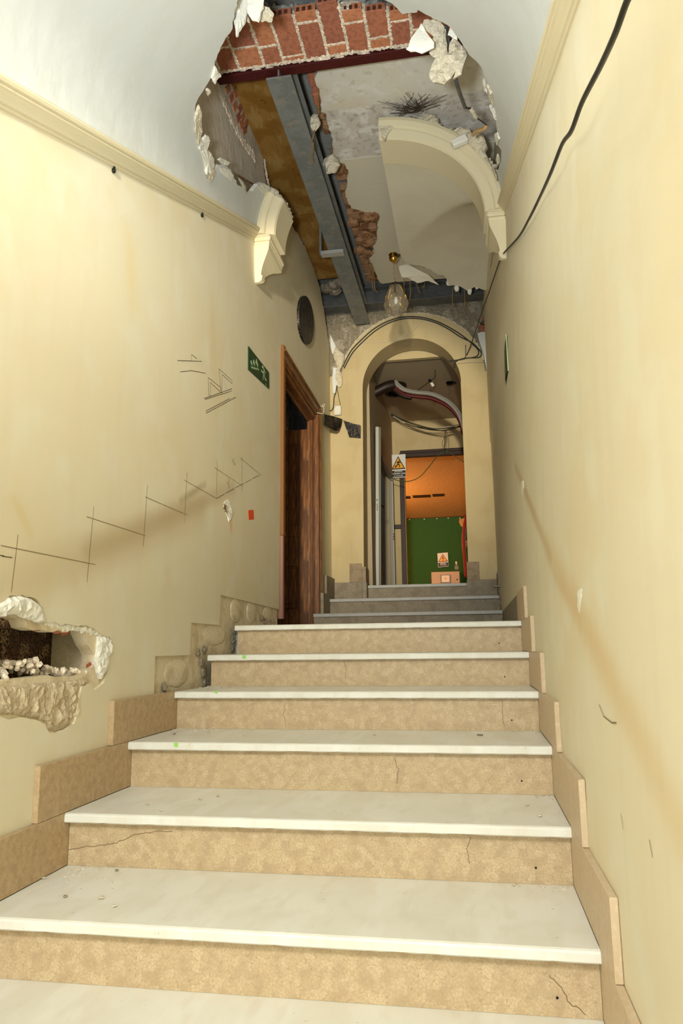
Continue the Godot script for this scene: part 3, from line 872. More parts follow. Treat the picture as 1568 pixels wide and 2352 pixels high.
	for i in zs.size() - 1:
		for j in ysl.size() - 1:
			var q = []
			for c in [[i, j], [i + 1, j], [i + 1, j + 1], [i, j + 1]]:
				q.append(Vector3(xr(ysl[c[1]], zs[c[0]]), ysl[c[1]], zs[c[0]]))
			var u = []
			for v in q: u.append(Vector2(v.z, v.y) * uvs + uvo)
			quad(st, q[3], q[2], q[1], q[0], u[3], u[2], u[1], u[0])
	put("painted_plaster", st, M.wall_right_paint, wr)
	put("outer_leaf", box(Vector3(1.80, -0.75, -6.6), Vector3(2.05, 5.2, 8.2)), M.old_masonry, wr)

	# end wall with the round arch
	var we := shell("wall_end", "yellow end wall pierced by a round arch above the top steps", null, null)
	var open_ := PackedVector2Array([Vector2(1.372, 1.0), Vector2(1.375, 3.70)])
	for k in 33:
		var a = PI * k / 32.0
		open_.append(Vector2(0.840 + 0.538 * cos(a), 3.70 + 0.54 * sin(a)))
	open_.append(Vector2(0.275, 1.0))
	var coat := PackedVector2Array([Vector2(-0.09, 1.0), Vector2(-0.07, 3.86), Vector2(0.03, 3.90)])
	for k in 29:
		var a = PI - PI * k / 28.0
		coat.append(Vector2(0.85 + 0.785 * cos(a), 3.80 + 0.735 * sin(a)))
	coat.append_array(PackedVector2Array([Vector2(1.66, 3.8), Vector2(1.67, 1.0)]))
	st = mb()
	for cell in [rect(-1, 0, 0.84, 6), rect(0.84, 0, 3, 6)]:
		for pc in Geometry2D.intersect_polygons(coat, cell):
			for q in Geometry2D.clip_polygons(pc, open_):
				prism(st, q, fz(-6.2), 0.0, 0.03, Vector2(0.5, 0.5))
	put("painted_plaster", st, M.paint, we)
	st = mb()
	var mas := PackedVector2Array([Vector2(-0.3, 0.9), Vector2(-0.3, 4.75), Vector2(1.9, 4.75), Vector2(1.9, 0.9)])
	for cell in [rect(-1, 0, 0.84, 6), rect(0.84, 0, 3, 6)]:
		for pc in Geometry2D.intersect_polygons(mas, cell):
			for q in Geometry2D.clip_polygons(pc, open_):
				prism(st, q, fz(-6.23), 0.0, 0.27)
	put("old_masonry", st, M.old_masonry, we)
	# painted lining of the arch
	st = mb(true)
	var lin := []
	lin.append(Vector2(1.371, 1.0))
	for k in 33:
		var a = PI * k / 32.0
		lin.append(Vector2(0.840 + 0.535 * cos(a), 3.70 + 0.537 * sin(a)))
	lin.append(Vector2(0.278, 1.0))
	for i in lin.size() - 1:
		quad(st, Vector3(lin[i].x, lin[i].y, -6.2), Vector3(lin[i].x, lin[i].y, -6.52), Vector3(lin[i + 1].x, lin[i + 1].y, -6.52), Vector3(lin[i + 1].x, lin[i + 1].y, -6.2))
	put("arch_lining", st, M.paint, we)
	# crumbs of mortar along the torn edge round the arch, and broken plaster in the corners
	st = mb()
	var ring := []
	for k in 40:
		var a = deg_to_rad(10.0 + k * 4.05)
		ring.append(Vector3(0.85 + 0.790 * cos(a), 3.80 + 0.740 * sin(a), -6.21))
	crust(st, ring, 0.012, 400, Vector3.BACK, 0.7, 0.012)
	put("torn_edge", st, M.broken_plaster, we)
	st = mb()
	crag(st, [Vector3(-0.024,4.156,-6.170),Vector3(0.016,4.194,-6.170),Vector3(0.055,4.149,-6.170),Vector3(0.094,4.115,-6.170),Vector3(0.103,4.042,-6.170),Vector3(0.053,3.923,-6.170),Vector3(0.072,3.861,-6.170),Vector3(0.080,3.769,-6.170),Vector3(0.050,3.720,-6.170),Vector3(0.011,3.743,-6.170),Vector3(-0.007,3.867,-6.170),Vector3(0.024,3.977,-6.170),Vector3(-0.015,4.083,-6.170)], 0.03, Vector3.BACK, 0.02, 0.025, 410)
	put("broken_corner", st, M.broken_plaster, we)
	st = mb()
	prism(st, PackedVector2Array([Vector2(-0.020,3.957),Vector2(0.039,3.942),Vector2(0.033,3.820),Vector2(0.002,3.655),Vector2(-0.023,3.656),Vector2(-0.031,3.835)]), fz(-6.16), 0.0, 0.05)
	prism(st, PackedVector2Array([Vector2(-0.051,4.354),Vector2(0.012,4.203),Vector2(-0.028,4.113),Vector2(-0.047,4.197)]), fz(-6.165), 0.0, 0.04)
	put("white_corner", st, M.vault_white, we)
	st = mb()
	prism(st, PackedVector2Array([Vector2(1.575,4.214),Vector2(1.613,4.225),Vector2(1.687,4.224),Vector2(1.679,3.649),Vector2(1.657,3.774),Vector2(1.629,3.974),Vector2(1.590,4.127)]), fz(-6.14), 0.0, 0.07)
	put("white_corner", st, M.vault_white, we)
	for i in 6:
		st = mb()
		lump(st, [[Vector3(1.617,4.304,-6.200),Vector3(1.647,4.352,-6.200),Vector3(1.668,4.411,-6.200),Vector3(1.634,4.272,-6.200),Vector3(1.678,4.319,-6.200),Vector3(1.671,4.274,-6.200)]][0][i], Vector3(0.035, 0.022, 0.02), 440 + i, 0.6)
		put("broken_brick", st, [M.brick_3, M.brown_masonry, M.brick_1][i % 3], we)

	# unseen back wall behind the camera, its opening shaped to let daylight in
	var wb := shell("wall_back", "plain unseen wall behind the viewpoint with an opening for the daylight", null, null)
	st = mb()
	for q in [rect(-0.3, -0.75, 0.10, 4.9), rect(1.60, -0.75, 2.05, 4.9), rect(0.10, 1.80, 1.60, 4.9)]:
		prism(st, q, fz(8.2), 0.0, 0.22)
	put("plaster", st, M.paint, wb)
	var fl0 := shell("floor", "pale stone floor at the foot of the stairs", box(Vector3(-0.3, -0.80, 0.44), Vector3(2.05, -0.34, 8.3)), M.tread_marble)
	shell("floor_landing", "marble landing in front of the wooden door", box(Vector3(-0.4, 0.80, -5.30), Vector3(1.70, 1.0, -2.9)), M.tread_marble)
	# raw upper right wall, seen grey through the hole
	st = mb()
	var ru := PackedVector2Array([Vector2(0.3, 2.2), Vector2(0.3, 4.72), Vector2(-3.3, 4.72), Vector2(-3.3, 3.7)])
	prism(st, ru, fx(1.772), 0.0, -0.02)
	shell("wall_upper_right", "raw grey wall above the vault on the right side", st, M.cement_grey)

# ---------------------------------------------------------------- stairs
func make_stairs() -> void:
	var names = ["foot step cut off by the lower edge of the picture", "lowest full marble step, with the widest tread", "second full marble step counted from below", "third marble step, level with the green paint dab on its left", "fourth marble step, in front of the stepped stone by the broken skirting", "fifth marble step with a green paint mark on its nosing", "sixth marble step, the edge of the landing before the wooden door"]
	for k in 7:
		var t := thing("stair_step", names[k], "step", Vector3(0, TY[k], TZ[k]), "marble stair steps")
		var back = (TZ[k + 1] - 0.046 - TZ[k]) if k < 6 else -0.36
		# tread: rounded nose, slightly chipped along the front
		var prof := [Vector2(back, -0.031), Vector2(-0.004, -0.031), Vector2(0.0, -0.027), Vector2(0.0, -0.008), Vector2(-0.003, -0.003), Vector2(-0.010, 0.0), Vector2(back, 0.0)]
		var st := mb(false)
		var n = 60
		var rr := RandomNumberGenerator.new()
		rr.seed = 500 + k
		var rows := []
		for i in n + 1:
			var x = 0.0003 + (W - 0.0006) * i / float(n)
			var j = rr.randf_range(0.0, 0.0016) if rr.randf() < 0.3 else 0.0
			var row := []
			for q in prof.size():
				var p = prof[q]
				var dz = -j if (q == 3 or q == 4 or q == 1) else 0.0
				row.append(Vector3(x, p.y + (j if q == 1 else 0.0), p.x + dz))
			rows.append(row)
		for i in n:
			for q in prof.size():
				var q2 = (q + 1) % prof.size()
				quad(st, rows[i][q], rows[i + 1][q], rows[i + 1][q2], rows[i][q2])
		for e in [0, n]:
			for q in range(1, prof.size() - 1):
				if e == 0: tri(st, rows[e][0], rows[e][q], rows[e][q + 1])
				else: tri(st, rows[e][0], rows[e][q + 1], rows[e][q])
		put("tread", st, M.tread_marble, t)
		st = mb()
		var rh = (TY[k] - TY[k - 1]) if k > 0 else 0.17
		var rl = 0.0006 + (0.009 if k >= 5 else 0.0)
		bx(st, Vector3((rl + W) * 0.5, -0.031 - (rh - 0.031) * 0.5, -0.0355 - 0.01), Vector3(W - rl - 0.0006, rh - 0.0315, 0.02), 0.0005)
		put("riser", st, M.riser_stone, t)
		st = mb()
		bx(st, Vector3(W * 0.5, -0.10 - 0.1, -0.28), Vector3(W - 0.02, 0.10, 0.42))
		put("bedding", st, M.mortar, t)
		if k > 0:
			var pl = [null, 1296, 1285, 1222, 1170, 1165, 1154][k]
			var s2 := mb(true)
			var ys_ = [0, 2320, 2168, 1988, 1796, 1650, 1553]
			lathe(s2, PackedVector2Array([Vector2(0.0, 0.001), Vector2(0.003, 0.001), Vector2(0.0034, 0.0)]), Vector3(W - 0.10 - 0.02 * k * 0.2, -0.031 - rh * 0.55, -0.0345), 10, Basis(Vector3.RIGHT, PI / 2))
			put("screw_plug", s2, M.black, t)
	for q in [[2, [Vector3(0.002,0.214,-0.933),Vector3(0.054,0.224,-0.933),Vector3(0.111,0.231,-0.933),Vector3(0.176,0.244,-0.933),Vector3(0.226,0.264,-0.933),Vector3(0.272,0.275,-0.933),Vector3(0.337,0.284,-0.933),Vector3(0.373,0.282,-0.933)]], [2, [Vector3(1.353,0.292,-0.933),Vector3(1.341,0.260,-0.933),Vector3(1.348,0.216,-0.933)]], [1, [Vector3(1.536,0.092,-0.476),Vector3(1.563,0.065,-0.476),Vector3(1.581,0.033,-0.476),Vector3(1.615,0.010,-0.476)]], [3, [Vector3(1.072,0.464,-1.394),Vector3(1.087,0.417,-1.394),Vector3(1.078,0.369,-1.394)]], [4, [Vector3(0.525,0.638,-1.861),Vector3(0.517,0.584,-1.861),Vector3(0.529,0.526,-1.861)]], [5, [Vector3(0.727,0.813,-2.295),Vector3(0.738,0.775,-2.295),Vector3(0.733,0.725,-2.295)]], [4, [Vector3(1.506,0.643,-1.861),Vector3(1.498,0.587,-1.861),Vector3(1.506,0.536,-1.861)]]]:
		var cs := mb()
		var jit := []
		for i in q[1].size() - 1:
			for j in 6: jit.append(q[1][i].lerp(q[1][i + 1], j / 6.0) + Vector3(rng.randf_range(-0.003, 0.003), rng.randf_range(-0.003, 0.003), 0.0))
		jit.append(q[1][-1])
		ribbon(cs, jit, 0.0014, Vector3.BACK)
		var sn2 = get_node("stair_step" if q[0] == 0 else "stair_step_%03d" % q[0])
		var co := put("crack", cs, M.crack, sn2)
		co.position = -sn2.position + Vector3(0, 0, 0.0006)
	var upn = ["lowest of the three grey steps under the arch, a thin pale edge", "middle grey step with a damp stain on its front, below the arch", "top grey step lying between the two arch piers"]
	for i in 3:
		var k = 7 + i
		var x0 = [-0.05, -0.055, 0.283][i]
		var x1 = [1.655, 1.660, 1.368][i]
		var t := thing("stair_step", upn[i], "step", Vector3(0, TY[k], TZ[k]), "grey steps under the arch")
		var dep = [0.59, 0.43, 0.62][i]
		var st := mb()
		bx(st, Vector3((x0 + x1) * 0.5, -0.016, -dep * 0.5), Vector3(x1 - x0, 0.032, dep), 0.004)
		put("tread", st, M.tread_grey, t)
		st = mb()
		bx(st, Vector3((x0 + x1) * 0.5, -0.032 - 0.07, -0.04), Vector3(x1 - x0, 0.14, 0.02), 0.001)
		put("riser", st, M.grey_stone, t)
		st = mb()
		bx(st, Vector3((x0 + x1) * 0.5, -0.032 - 0.08, -0.235), Vector3(x1 - x0, 0.16, 0.37))
		put("bedding", st, M.mortar, t)
	# stepped skirting
	var LZ := [0.17, -0.27, -0.733, -1.226, -1.66, -2.095, -2.548]
	var bl := shell("baseboard_left", "stepped stone skirting along the left wall", null, null)
	for k in 4:
		var z1 = TZ[k + 1] - 0.036
		var st := mb()
		bx(st, Vector3((xl(LZ[k]) + 0.0) * 0.5, (TY[k] + TY[k + 1]) * 0.5 + 0.001, (LZ[k] + z1) * 0.5), Vector3(absf(xl(LZ[k])) + 0.002, TY[k + 1] - TY[k] - 0.001, LZ[k] - z1), 0.002)
		put("skirting_stone", st, M.skirt_stone, bl)
	var br := shell("baseboard_right", "stepped stone skirting along the right wall", null, null)
	var RZ := [0.19, -0.255, -0.66, -1.186, -1.645, -2.05, -2.40]
	for k in 7:
		var z1 = TZ[k + 1] - 0.036 if k < 6 else -2.98
		var st := mb()
		bx(st, Vector3(W + 0.0092, (TY[k] + (TY[k + 1] if k < 6 else 1.185)) * 0.5 + 0.001, (RZ[k] + z1) * 0.5), Vector3(0.0184, (TY[k + 1] if k < 6 else 1.185) - TY[k] - 0.001, RZ[k] - z1), 0.002)
		put("skirting_stone", st, M.skirt_stone_pale, br)
	# plinth stones of the arch piers
	var be := shell("baseboard_end", "grey stone plinths at the foot of the arch piers", null, null)
	var pcs = [[-0.075, 1.34, 0.263, 1.558, 0.022, 0], [0.263, 1.34, 0.312, 1.556, 0.02, 1], [0.130, 1.558, 0.262, 1.690, 0.016, 0], [0.130, 1.690, 0.262, 1.756, 0.014, 0], [0.262, 1.556, 0.305, 1.720, 0.016, 1], [1.350, 1.36, 1.666, 1.551, 0.022, 0], [1.355, 1.551, 1.482, 1.737, 0.016, 0]]
	for c in pcs:
		var st := mb()
		var dz = 0.0 if c[5] == 0 else 0.18
		bx(st, Vector3((c[0] + c[2]) * 0.5, (c[1] + c[3]) * 0.5, -6.2 + c[4] * 0.5 - dz * 0.5), Vector3(c[2] - c[0], c[3] - c[1], c[4] + dz), 0.003)
		put("plinth_stone", st, M.block_stone if c[4] < 0.02 else M.grey_stone, be)
	# side plinths by the upper steps, left and right
	for c in [[-0.064, 1.19, -5.42, 0.0, 1.40, -5.72], [-0.064, 1.36, -5.74, -0.03, 1.60, -6.17], [1.652, 1.36, -5.8, 1.675, 1.60, -6.17], [1.654, 1.0, -2.99, 1.672, 1.18, -5.1]]:
		var st := mb()
		bx(st, (Vector3(c[0], c[1], c[2]) + Vector3(c[3], c[4], c[5])) * 0.5, Vector3(c[3] - c[0], c[4] - c[1], c[2] - c[5]), 0.003)
		put("plinth_stone", st, M.grey_stone, be)

# ---------------------------------------------------------------- vault, slab, beams
func make_ceiling() -> void:
	var hole := PackedVector2Array([Vector2(120.693,-1.298),Vector2(122.624,-1.335),Vector2(124.235,-1.345),Vector2(126.371,-1.372),Vector2(129.880,-1.418),Vector2(132.210,-1.450),Vector2(134.861,-1.507),Vector2(138.057,-1.544),Vector2(141.993,-1.563),Vector2(144.592,-1.566),Vector2(147.140,-1.582),Vector2(149.463,-1.619),Vector2(153.861,-1.752),Vector2(157.667,-1.828),Vector2(159.850,-1.900),Vector2(161.915,-2.002),Vector2(166.480,-2.042),Vector2(168.119,-2.100),Vector2(164.536,-2.148),Vector2(160.269,-2.164),Vector2(158.238,-2.246),Vector2(158.264,-2.351),Vector2(159.553,-2.439),Vector2(162.147,-2.558),Vector2(161.929,-2.672),Vector2(163.431,-2.771),Vector2(160.522,-2.864),Vector2(156.075,-2.903),Vector2(153.617,-2.999),Vector2(153.483,-3.132)])
	hole.append(Vector2(157.0, -3.30))
	hole.append(Vector2(20.0, -3.30))
	hole.append_array(PackedVector2Array([Vector2(22.605,-3.223),Vector2(17.962,-3.295),Vector2(12.618,-3.427),Vector2(8.215,-3.420),Vector2(10.506,-3.231),Vector2(14.866,-3.070),Vector2(16.928,-2.989),Vector2(16.503,-2.818),Vector2(16.186,-2.653),Vector2(17.551,-2.485),Vector2(22.005,-2.528),Vector2(22.962,-2.456),Vector2(23.298,-2.314),Vector2(24.802,-2.207),Vector2(26.101,-2.115),Vector2(27.736,-2.052),Vector2(29.321,-2.031),Vector2(30.439,-1.923),Vector2(32.200,-1.828),Vector2(34.339,-1.782),Vector2(36.171,-1.717),Vector2(37.983,-1.697),Vector2(42.537,-1.683),Vector2(45.457,-1.608),Vector2(48.162,-1.554),Vector2(50.859,-1.500),Vector2(52.184,-1.494),Vector2(55.746,-1.492),Vector2(59.593,-1.473),Vector2(62.235,-1.452),Vector2(62.359,-1.479),Vector2(65.026,-1.503),Vector2(67.440,-1.535),Vector2(68.815,-1.493),Vector2(71.541,-1.427)]))
	hole.append_array(PackedVector2Array([Vector2(80, -1.33), Vector2(88, -1.12), Vector2(100, -1.0), Vector2(112, -1.05)]))
	# work in (arc length, z) so that the torn edge is even
	var k := 0.0148
	var h2 := PackedVector2Array()
	for p in hole: h2.append(Vector2(p.x * k, p.y))
	h2 = ragged(h2, 0.022, 0.006, true, 5)
	var cg := shell("ceiling", "white sloping plaster vault over the stairs, torn open by a large hole", null, null)
	var st := mb(true)
	var NA = 60
	var zz := [8.2, 5.0, 3.0, 1.5, 0.8, 0.45]
	for i in 29: zz.append(0.45 - 0.125 * (i + 1))
	var tn := func(p: Vector2, g: float): return vault(p.x / k, p.y, g)
	for j in zz.size() - 1:
		var z0 = zz[j]
		var z1 = maxf(zz[j + 1], -3.15)
		if z0 <= -3.15: break
		for i in NA:
			var cell := PackedVector2Array([Vector2(180.0 * k * i / NA, z1), Vector2(180.0 * k * (i + 1) / NA, z1), Vector2(180.0 * k * (i + 1) / NA, z0), Vector2(180.0 * k * i / NA, z0)])
			for q in Geometry2D.clip_polygons(cell, h2):
				var ix := Geometry2D.triangulate_polygon(q)
				for t in range(0, ix.size(), 3):
					for g in [0.0, 0.028]:
						var a = tn.call(q[ix[t]], g)
						var b = tn.call(q[ix[t + 1]], g)
						var c = tn.call(q[ix[t + 2]], g)
						var mid = Vector3(0.85, a.y - 0.5, a.z)
						if ((b - a).cross(c - a).dot(mid - a) > 0.0) == (g == 0.0): tri(st, a, b, c)
						else: tri(st, a, c, b)
	put("vault_shell", st, M.vault_white, cg)
	st = mb()
	for i in h2.size():
		var p = h2[i]
		var q = h2[(i + 1) % h2.size()]
		if p.y < -3.16 and q.y < -3.16: continue
		quad(st, tn.call(p, 0.0), tn.call(q, 0.0), tn.call(q, 0.029), tn.call(p, 0.029))
	put("torn_rim", st, M.fresh_plaster, cg)
	# splinters of plaster still clinging to the rim
	var shards = [
		[Vector3(0.129,3.603,-1.607),Vector3(0.101,3.569,-1.629),Vector3(0.067,3.542,-1.713),Vector3(0.047,3.537,-1.805),Vector3(0.058,3.567,-1.820),Vector3(0.091,3.599,-1.741),Vector3(0.123,3.611,-1.648)], [Vector3(0.047,3.537,-1.805),Vector3(0.039,3.542,-1.865),Vector3(0.040,3.577,-1.939),Vector3(0.072,3.638,-1.918),Vector3(0.080,3.638,-1.883),Vector3(0.077,3.614,-1.837),Vector3(0.063,3.580,-1.825)], [Vector3(0.038,3.541,-1.867),Vector3(0.020,3.545,-1.996),Vector3(0.009,3.524,-2.042),Vector3(0.017,3.585,-2.116),Vector3(0.044,3.641,-2.066),Vector3(0.051,3.624,-1.992),Vector3(0.050,3.589,-1.913)],
		[Vector3(0.009,3.524,-2.042),Vector3(0.003,3.530,-2.115),Vector3(0.019,3.606,-2.156),Vector3(0.036,3.630,-2.089),Vector3(0.027,3.598,-2.073)], [Vector3(0.046,3.667,-2.120),Vector3(0.056,3.699,-2.143),Vector3(0.059,3.751,-2.248),Vector3(0.061,3.779,-2.306),Vector3(0.050,3.742,-2.275),Vector3(0.044,3.696,-2.200)], [Vector3(0.037,3.662,-2.159),Vector3(0.044,3.735,-2.294),Vector3(0.041,3.783,-2.427),Vector3(0.025,3.744,-2.432),Vector3(0.026,3.677,-2.269)],
		[Vector3(0.177,3.646,-1.565),Vector3(0.189,3.666,-1.580),Vector3(0.187,3.677,-1.611),Vector3(0.170,3.656,-1.607)], [Vector3(0.220,3.679,-1.530),Vector3(0.259,3.691,-1.471),Vector3(0.258,3.712,-1.524),Vector3(0.215,3.695,-1.584)], [Vector3(0.231,3.682,-1.513),Vector3(0.256,3.726,-1.563),Vector3(0.249,3.728,-1.582),Vector3(0.227,3.693,-1.548)],
		[Vector3(0.043,3.822,-2.506),Vector3(0.027,3.842,-2.658),Vector3(0.021,3.873,-2.771),Vector3(0.037,3.880,-2.679),Vector3(0.043,3.848,-2.568)], [Vector3(0.056,4.015,-2.895),Vector3(0.076,4.100,-2.995),Vector3(0.080,4.168,-3.140),Vector3(0.058,4.189,-3.295),Vector3(0.048,4.111,-3.163),Vector3(0.047,4.045,-3.009)],
		[Vector3(1.561,3.701,-1.808),Vector3(1.577,3.702,-1.867),Vector3(1.587,3.710,-1.921),Vector3(1.571,3.740,-1.936)], [Vector3(1.578,3.689,-1.840),Vector3(1.602,3.669,-1.880),Vector3(1.619,3.683,-1.982),Vector3(1.606,3.723,-2.023),Vector3(1.596,3.697,-1.923)], [Vector3(1.637,3.825,-2.407),Vector3(1.647,3.769,-2.323),Vector3(1.662,3.746,-2.351),Vector3(1.658,3.820,-2.505),Vector3(1.644,3.853,-2.507)], [Vector3(1.663,3.873,-2.660),Vector3(1.671,3.844,-2.645),Vector3(1.679,3.848,-2.713),Vector3(1.674,3.924,-2.854),Vector3(1.664,3.924,-2.786)], [Vector3(1.645,4.143,-3.200),Vector3(1.658,4.051,-3.051),Vector3(1.682,3.998,-3.094),Vector3(1.705,4.002,-3.340),Vector3(1.691,4.100,-3.409)],
		[Vector3(1.600,3.756,-2.076),Vector3(1.615,3.737,-2.096),Vector3(1.637,3.720,-2.158),Vector3(1.629,3.716,-2.106),Vector3(1.618,3.715,-2.056)]]
	for i in shards.size():
		var s := mb()
		var c = Vector3(0.85, 2.6, -2.0)
		flake(s, shards[i], 0.014, (c - shards[i][0]).normalized() * -1.0, 600 + i, 0.004)
		put("plaster_shard", s, M.fresh_plaster if i % 3 else M.broken_plaster, cg)
	# big torn flaps
	var sets = [["plaster_flap", "jagged white plaster flap with a long point hanging at the top left of the hole", [[Vector3(0.439,3.870,-1.250),Vector3(0.439,3.813,-1.270),Vector3(0.411,3.800,-1.300),Vector3(0.417,3.687,-1.320),Vector3(0.432,3.735,-1.330),Vector3(0.451,3.779,-1.340),Vector3(0.465,3.827,-1.330),Vector3(0.475,3.914,-1.300)], [Vector3(0.460,3.917,-1.300),Vector3(0.460,3.839,-1.330),Vector3(0.481,3.807,-1.360),Vector3(0.508,3.812,-1.370),Vector3(0.541,3.863,-1.350),Vector3(0.557,3.899,-1.300)]], "fresh_plaster"],
		["plaster_flap", "small cream plaster scrap behind the white flap at the top of the hole", [[Vector3(0.384,3.786,-1.330),Vector3(0.390,3.866,-1.340),Vector3(0.418,3.938,-1.350),Vector3(0.456,3.847,-1.400),Vector3(0.439,3.872,-1.410),Vector3(0.393,3.815,-1.380)], [Vector3(0.516,3.912,-1.400),Vector3(0.552,3.905,-1.410),Vector3(0.570,3.892,-1.430),Vector3(0.550,3.885,-1.450),Vector3(0.505,3.879,-1.440),Vector3(0.484,3.873,-1.420)]], "broken_plaster"]]
	for s in sets:
		var t := thing(s[0], s[1], "plaster")
		for f in s[2]:
			var m_ := mb()
			flake(m_, f, 0.016, Vector3(0, 0.3, 1).normalized(), f.size(), 0.004)
			put("torn_piece", m_, M[s[3]], t)
	# chunk hanging on the conduit at the upper right
	var ch := thing("hanging_plaster_chunk", "big lumpy plaster chunk hanging on a conduit at the right edge of the hole", "plaster")
	var m1 := mb()
	var cn := Vector3(-0.1, -0.55, 0.85).normalized()
	crag(m1, [Vector3(1.260,3.919,-1.660),Vector3(1.278,3.948,-1.660),Vector3(1.355,3.946,-1.680),Vector3(1.377,3.926,-1.700),Vector3(1.367,3.855,-1.720),Vector3(1.330,3.869,-1.700)], 0.03, cn, 0.006, 0.02, 5)
	crag(m1, [Vector3(1.319,3.899,-1.720),Vector3(1.352,3.923,-1.720),Vector3(1.383,3.933,-1.720),Vector3(1.381,3.882,-1.730),Vector3(1.383,3.821,-1.740),Vector3(1.391,3.809,-1.740),Vector3(1.397,3.863,-1.740),Vector3(1.416,3.891,-1.740),Vector3(1.445,3.874,-1.750),Vector3(1.470,3.844,-1.760),Vector3(1.483,3.805,-1.770),Vector3(1.462,3.762,-1.780),Vector3(1.449,3.714,-1.780),Vector3(1.407,3.702,-1.790),Vector3(1.422,3.742,-1.790),Vector3(1.399,3.711,-1.790),Vector3(1.363,3.677,-1.790),Vector3(1.309,3.695,-1.790),Vector3(1.288,3.725,-1.780),Vector3(1.301,3.775,-1.770),Vector3(1.325,3.808,-1.760),Vector3(1.293,3.834,-1.750)], 0.045, cn, 0.022, 0.022, 6)
	put("rough_plaster", m1, M.broken_plaster, ch)
	m1 = mb()
	crag(m1, [Vector3(1.264,3.890,-1.620),Vector3(1.286,3.851,-1.630),Vector3(1.322,3.791,-1.640),Vector3(1.321,3.761,-1.640),Vector3(1.260,3.749,-1.650),Vector3(1.206,3.761,-1.640),Vector3(1.185,3.768,-1.630)], 0.02, cn, 0.002, 0.03, 8)
	put("smooth_face", m1, M.fresh_plaster, ch)
	m1 = mb()
	crag(m1, [Vector3(1.405,3.933,-1.700),Vector3(1.429,3.884,-1.700),Vector3(1.436,3.850,-1.710),Vector3(1.415,3.863,-1.710),Vector3(1.390,3.887,-1.710)], 0.02, cn, 0.002, 0.02, 9)
	put("smooth_face", m1, M.fresh_plaster, ch)

	# the conduit that carries it
	var cd := thing("steel_conduit", "bent steel conduit running down from the hanging chunk beside the grey wall", "pipe")
	put("conduit_tube", wire([Vector3(1.379,4.010,-1.780),Vector3(1.390,3.963,-1.820),Vector3(1.421,3.795,-1.900),Vector3(1.443,3.866,-2.100),Vector3(1.472,3.934,-2.300)], 0.011, 8), M.conduit_steel, cd)
	put("conduit_tube", wire([Vector3(1.502,3.943,-2.320),Vector3(1.517,3.936,-2.350),Vector3(1.535,3.938,-2.400)], 0.013, 8), M.broken_plaster, cd)
	put("conduit_tube", wire([Vector3(1.477,3.939,-2.310),Vector3(1.505,3.937,-2.320)], 0.006, 6), M.cable_grey, cd)
	put("wire_end", wire([Vector3(1.535,3.938,-2.400),Vector3(1.566,3.949,-2.450),Vector3(1.598,3.956,-2.500)], 0.004, 6), M.cable_grey, cd)
	put("conduit_tube", wire([Vector3(1.597,3.954,-2.500),Vector3(1.585,3.947,-2.520),Vector3(1.555,3.970,-2.560),Vector3(1.535,3.997,-2.600),Vector3(1.520,4.013,-2.650)], 0.012, 8), M.ochre_plaster, cd)

	# cornices that climb with the vault
	var prof := PackedVector2Array([Vector2(0, 0), Vector2(0.012, 0), Vector2(0.017, 0.006), Vector2(0.012, 0.013), Vector2(0.020, 0.017), Vector2(0.024, 0.026), Vector2(0.028, 0.038), Vector2(0.038, 0.049), Vector2(0.046, 0.052), Vector2(0.048, 0.058), Vector2(0.044, 0.063), Vector2(0.053, 0.067), Vector2(0.056, 0.078), Vector2(0.052, 0.088), Vector2(0, 0.088)])
	var fr := []
	var fr2 := []
	for i in 21:
		var z = 4.4 - i * (4.4 + 3.14) / 20.0
		var y = 2.572 + 0.421 * (-0.316 - minf(z, 0.45))
		fr.append([Vector3(xl(z) - 0.004, y, z), Vector3.RIGHT, Vector3.UP])
		fr2.append([Vector3(xr(y, z) + 0.004, y, z), Vector3.LEFT, Vector3.UP])
	st = mb()
	sweep(st, prof, fr, true)
	shell("trim_1", "cream moulded cornice climbing along the left wall", st, M.cream_trim)
	st = mb()
	sweep(st, prof, fr2)
	shell("trim_2", "cream moulded cornice climbing along the right wall", st, M.cream_trim)

	# transverse rib: right half stands, a stub is left on the left
	var rprof := PackedVector2Array([Vector2(0.0, -3.16), Vector2(0.012, -3.13), Vector2(0.04, -3.125), Vector2(0.075, -3.135), Vector2(0.085, -3.15), Vector2(0.10, -3.15), Vector2(0.15, -3.165), Vector2(0.16, -3.18), Vector2(0.163, -3.45), Vector2(0.0, -3.45)])
	for part in [[0.0, 88.0, "trim_3", "cream arch rib rising from the right corbel, broken off at the crown"], [180.0, 156.0, "trim_4", "broken stub of the cream arch rib above the left corbel"]]:
		fr = []
		for i in 33:
			var a = deg_to_rad(lerpf(part[0], part[1], i / 32.0))
			# local frame: radial inwards (x of the profile) and z taken as it is
			var o = Vector3(0.85 + 0.875 * cos(a), 3.80 + 0.815 * sin(a), 0.0)
			var inn = (Vector3(0.85 + 0.735 * cos(a), 3.80 + 0.655 * sin(a), 0.0) - o) / 0.163
			fr.append([o, inn, Vector3(0, 0, 1)])
		st = mb()
		sweep(st, rprof, fr, part[0] > 90.0)
		shell(part[2], part[3], st, M.cream_trim)
	st = mb()      # torn crown ends
	crag(st, [Vector3(0.875,4.556,-3.140),Vector3(0.912,4.543,-3.140),Vector3(0.953,4.551,-3.140),Vector3(0.983,4.519,-3.140),Vector3(0.942,4.476,-3.140),Vector3(0.922,4.424,-3.140),Vector3(0.898,4.462,-3.140)], 0.03, Vector3(0, -0.2, 1).normalized(), 0.006, 0.02, 660)
	crust(st, [Vector3(0.052,4.109,-3.150),Vector3(0.090,4.165,-3.200),Vector3(0.116,4.152,-3.250),Vector3(0.138,4.130,-3.320),Vector3(0.150,4.124,-3.380),Vector3(0.149,4.096,-3.440)], 0.022, 661, Vector3(1, -0.3, 0).normalized(), 0.9)
